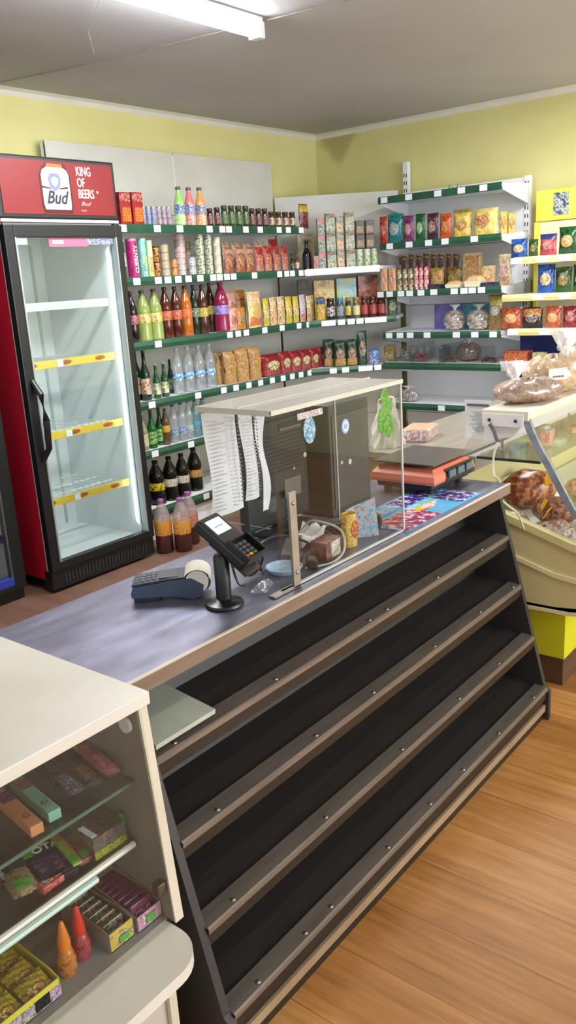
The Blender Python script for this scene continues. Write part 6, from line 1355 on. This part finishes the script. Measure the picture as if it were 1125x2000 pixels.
crisp('green_chips_small', 'small dark green crisp bag', ['#24421c', '#37582a', '#1a3214'], ['#b59c68', '#8a5a3c', '#5c7a34'])
crisp('red_chips', 'red-pink crisp bag with navy top', ['#a83a44', '#b8545c', '#942c38'], ['#d09a8a', '#8a2c40', '#c98a7c'], top_m=P(['#1c2c5c', '#24386c'], 20), band=(.76, .99))
crisp('green_chips', 'big deep green crisp bag', ['#14421f', '#1f5a2c', '#0f3218'], ['#c9a460', '#b0603c', '#d8c48c'])
crisp('orange_crisps', 'orange crisp bag', ['#b0502c', '#c46a3c', '#943c22'], ['#d0a46a', '#c9824a', '#dcc49a'])
crisp('black_crisps', 'black and orange crisp bag', ['#1f1714', '#2c2220', '#161010'], ['#4a343c', '#c0b0a0', '#2c2220'], top_m=P(['#c0682c', '#a84c24', '#c9a86a'], 30), band=(.55, .95))
crisp('red_crisps', 'dark red crisp bag', ['#7c1a22', '#942a30', '#641218'], ['#b56a6a', '#7c1a22', '#c99a94'])
st('red_carton_low', 'box', 'snack_carton', 'carton', 'low red carton of snacks', P(['#8a2a24', '#a84434', '#c07a44', '#6c1a1a'], 30), label=P(['#c98a54', '#8a2a24', '#b5603c'], 50), pl=(.04, .96, .1, .8))
st('green_carton_low', 'box', 'snack_carton', 'carton', 'low pale green carton of snacks', P(['#8a945a', '#b0b48a', '#c9b04a'], 30))

for a_, b_, ds in (('pink_snack_b', 'pink_snack', 'tall pink snack packet in the rear row'), ('orange_snack_b', 'orange_snack', 'tall orange snack packet in the rear row'), ('ketchup_pouch_b', 'ketchup_pouch', 'tall dark red ketchup pouch in the rear row'), ('yellow_candy_b', 'yellow_candy', 'tall yellow sweets bag in the rear row'), ('yellow_candy_c', 'yellow_candy', 'turned yellow sweets bag by the right bracket')):
    S[a_] = dict(S[b_], desc=ds)
PLACE = {'left1': 'top left-wall shelf', 'left2': 'second left-wall shelf', 'left3': 'third left-wall shelf', 'left4': 'fourth left-wall shelf', 'left5': 'fifth left-wall shelf', 'left6': 'bottom left-wall shelf',
 'c1': 'upper corner shelf', 'c2': 'middle corner shelf', 'c3': 'lower corner shelf', 'r2': 'second right-wall shelf', 'r3': 'third right-wall shelf', 'r4': 'fourth right-wall shelf', 'r5': 'right-wall clear bins', 'r6': 'lowest right-wall shelf',
 'y1': 'top crisp rack shelf', 'y2': 'second crisp rack shelf', 'y3': 'third crisp rack shelf', 'y4': 'lowest crisp rack shelf'}
ORD = ['first', 'second', 'third', 'fourth', 'fifth', 'sixth', 'seventh', 'eighth', 'ninth', 'tenth']
SH_ = ['left1', 'left2', 'left3', 'left4', 'left5', 'left6']
from collections import defaultdict
cols_ = defaultdict(list)
for e in ITEMS:
    key = (e[0], e[1]); xy = (e[2], e[3])
    if xy not in cols_[key]: cols_[key].append(xy)
for key, v in cols_.items(): v.sort(key=lambda q: -q[1] if key[0][0] in 'ry' else q[0])
proto = {}
jit = random.Random(11)
for rid, sty, x, y, z, rot, w_, d, h, k, n in ITEMS:
    s = S[sty]; z = z+.0005
    if s['kind'] == 'pouch': rot += jit.uniform(-.09, .09); h *= jit.uniform(.97, 1.03)
    elif s['kind'] == 'box' and n == 1: rot += jit.uniform(-.03, .03)
    if sty not in proto:
        t = thing(s['name'], '-', s['cat'], (0, 0, 0)); B[s['kind']](t, w_, d, h, s); proto[sty] = (t, w_, d, h)
        t.location = (x, y, z); t.rotation_euler = (0, 0, rot)
    else:
        p, w0, d0, h0 = proto[sty]
        t = dup(p, (x, y, z), rot, (w_/w0, d/d0, h/h0))
    c = cols_[(rid, sty)]; desc = s['desc']; pl = PLACE[rid]
    lab = desc; oc = len(c) > 1 and n > 1
    if len(c) > 1: lab += f', {ORD[c.index((x, y))]} from left'
    if n > 1: lab += f', {"topmost" if k == n-1 else "bottom" if k == 0 else ORD[k]+" up"} in stack'
    lab += f', {pl}' if (len(c) > 1 or n > 1) else f' on the {pl}'
    t['label'] = lab
    if 'group' in t: del t['group']
    if len(c) > 1 or n > 1: t['group'] = f"{s['name'].replace('_', ' ')}s, {desc.split(' with ')[0]}, {pl}"

# bottles standing on the floor by the fridge
for i, (x, y, m_, lb) in enumerate(((2.965, 3.31, ['#c9842c', '#d89c4a', '#b5701f'], 'floor-standing drink bottle with orange label nearest the fridge'), (3.035, 3.235, ['#cf8f3c', '#dba857', '#b5701f'], 'floor-standing drink bottle with orange label in front of the others'), (3.15, 3.29, ['#b5705c', '#c98f7c', '#a05a48'], 'floor-standing drink bottle with salmon label, right of the orange ones'))):
    t = thing('drink_bottle', lb, 'bottle', (x, y, .0005), 0, 'big bottles on the floor')
    r = .048; h = .30
    MB().lathe([(r*.85, 0), (r, .01), (r, h*.36), (r*.99, h*.37)], 22).build('drink', liquid('#4a2624', .15), t, True)
    MB().lathe([(r*.99, h*.36), (r, h*.55), (r*.96, h*.66), (r*.7, h*.80), (r*.33, h*.92), (r*.30, h*.95)], 22).build('clear_shoulder', glass('shoulder_plastic', (.9, .88, .88), .3, .06, .3, (.62, .52, .52)), t, True)
    MB().lathe([(r*1.01, h*.34), (r*1.02, h*.35), (r*1.02, h*.58), (r*1.01, h*.59)], 22).build('bottle_label', P(m_, 36), t, True)
    MB().lathe([(r*.36, h*.94), (r*.38, h*.95), (r*.38, h*.99), (r*.32, h)], 16).build('bottle_cap', capm('#9a5a9a'), t, True)
# crumpled wrapping left on top of the sweets shelving
t = MB()
for k in range(6): t.tube([(5.30+.03*math.sin(k*2), 2.66+.025*k, 1.892), (5.29, 2.67+.02*k, 1.92+.012*(k % 3)), (5.31, 2.70+.018*k, 1.894)], .004, 6)
tag(t.build('wire_coil', M('coil_grey', C('#8f8c80'), .4), None, True), 'tangled grey wire coil on top of the sweets shelving', 'wire')
for o in bpy.data.objects:
    if o.type == 'MESH' and not o.data.materials: o.data.materials.append(label_white)
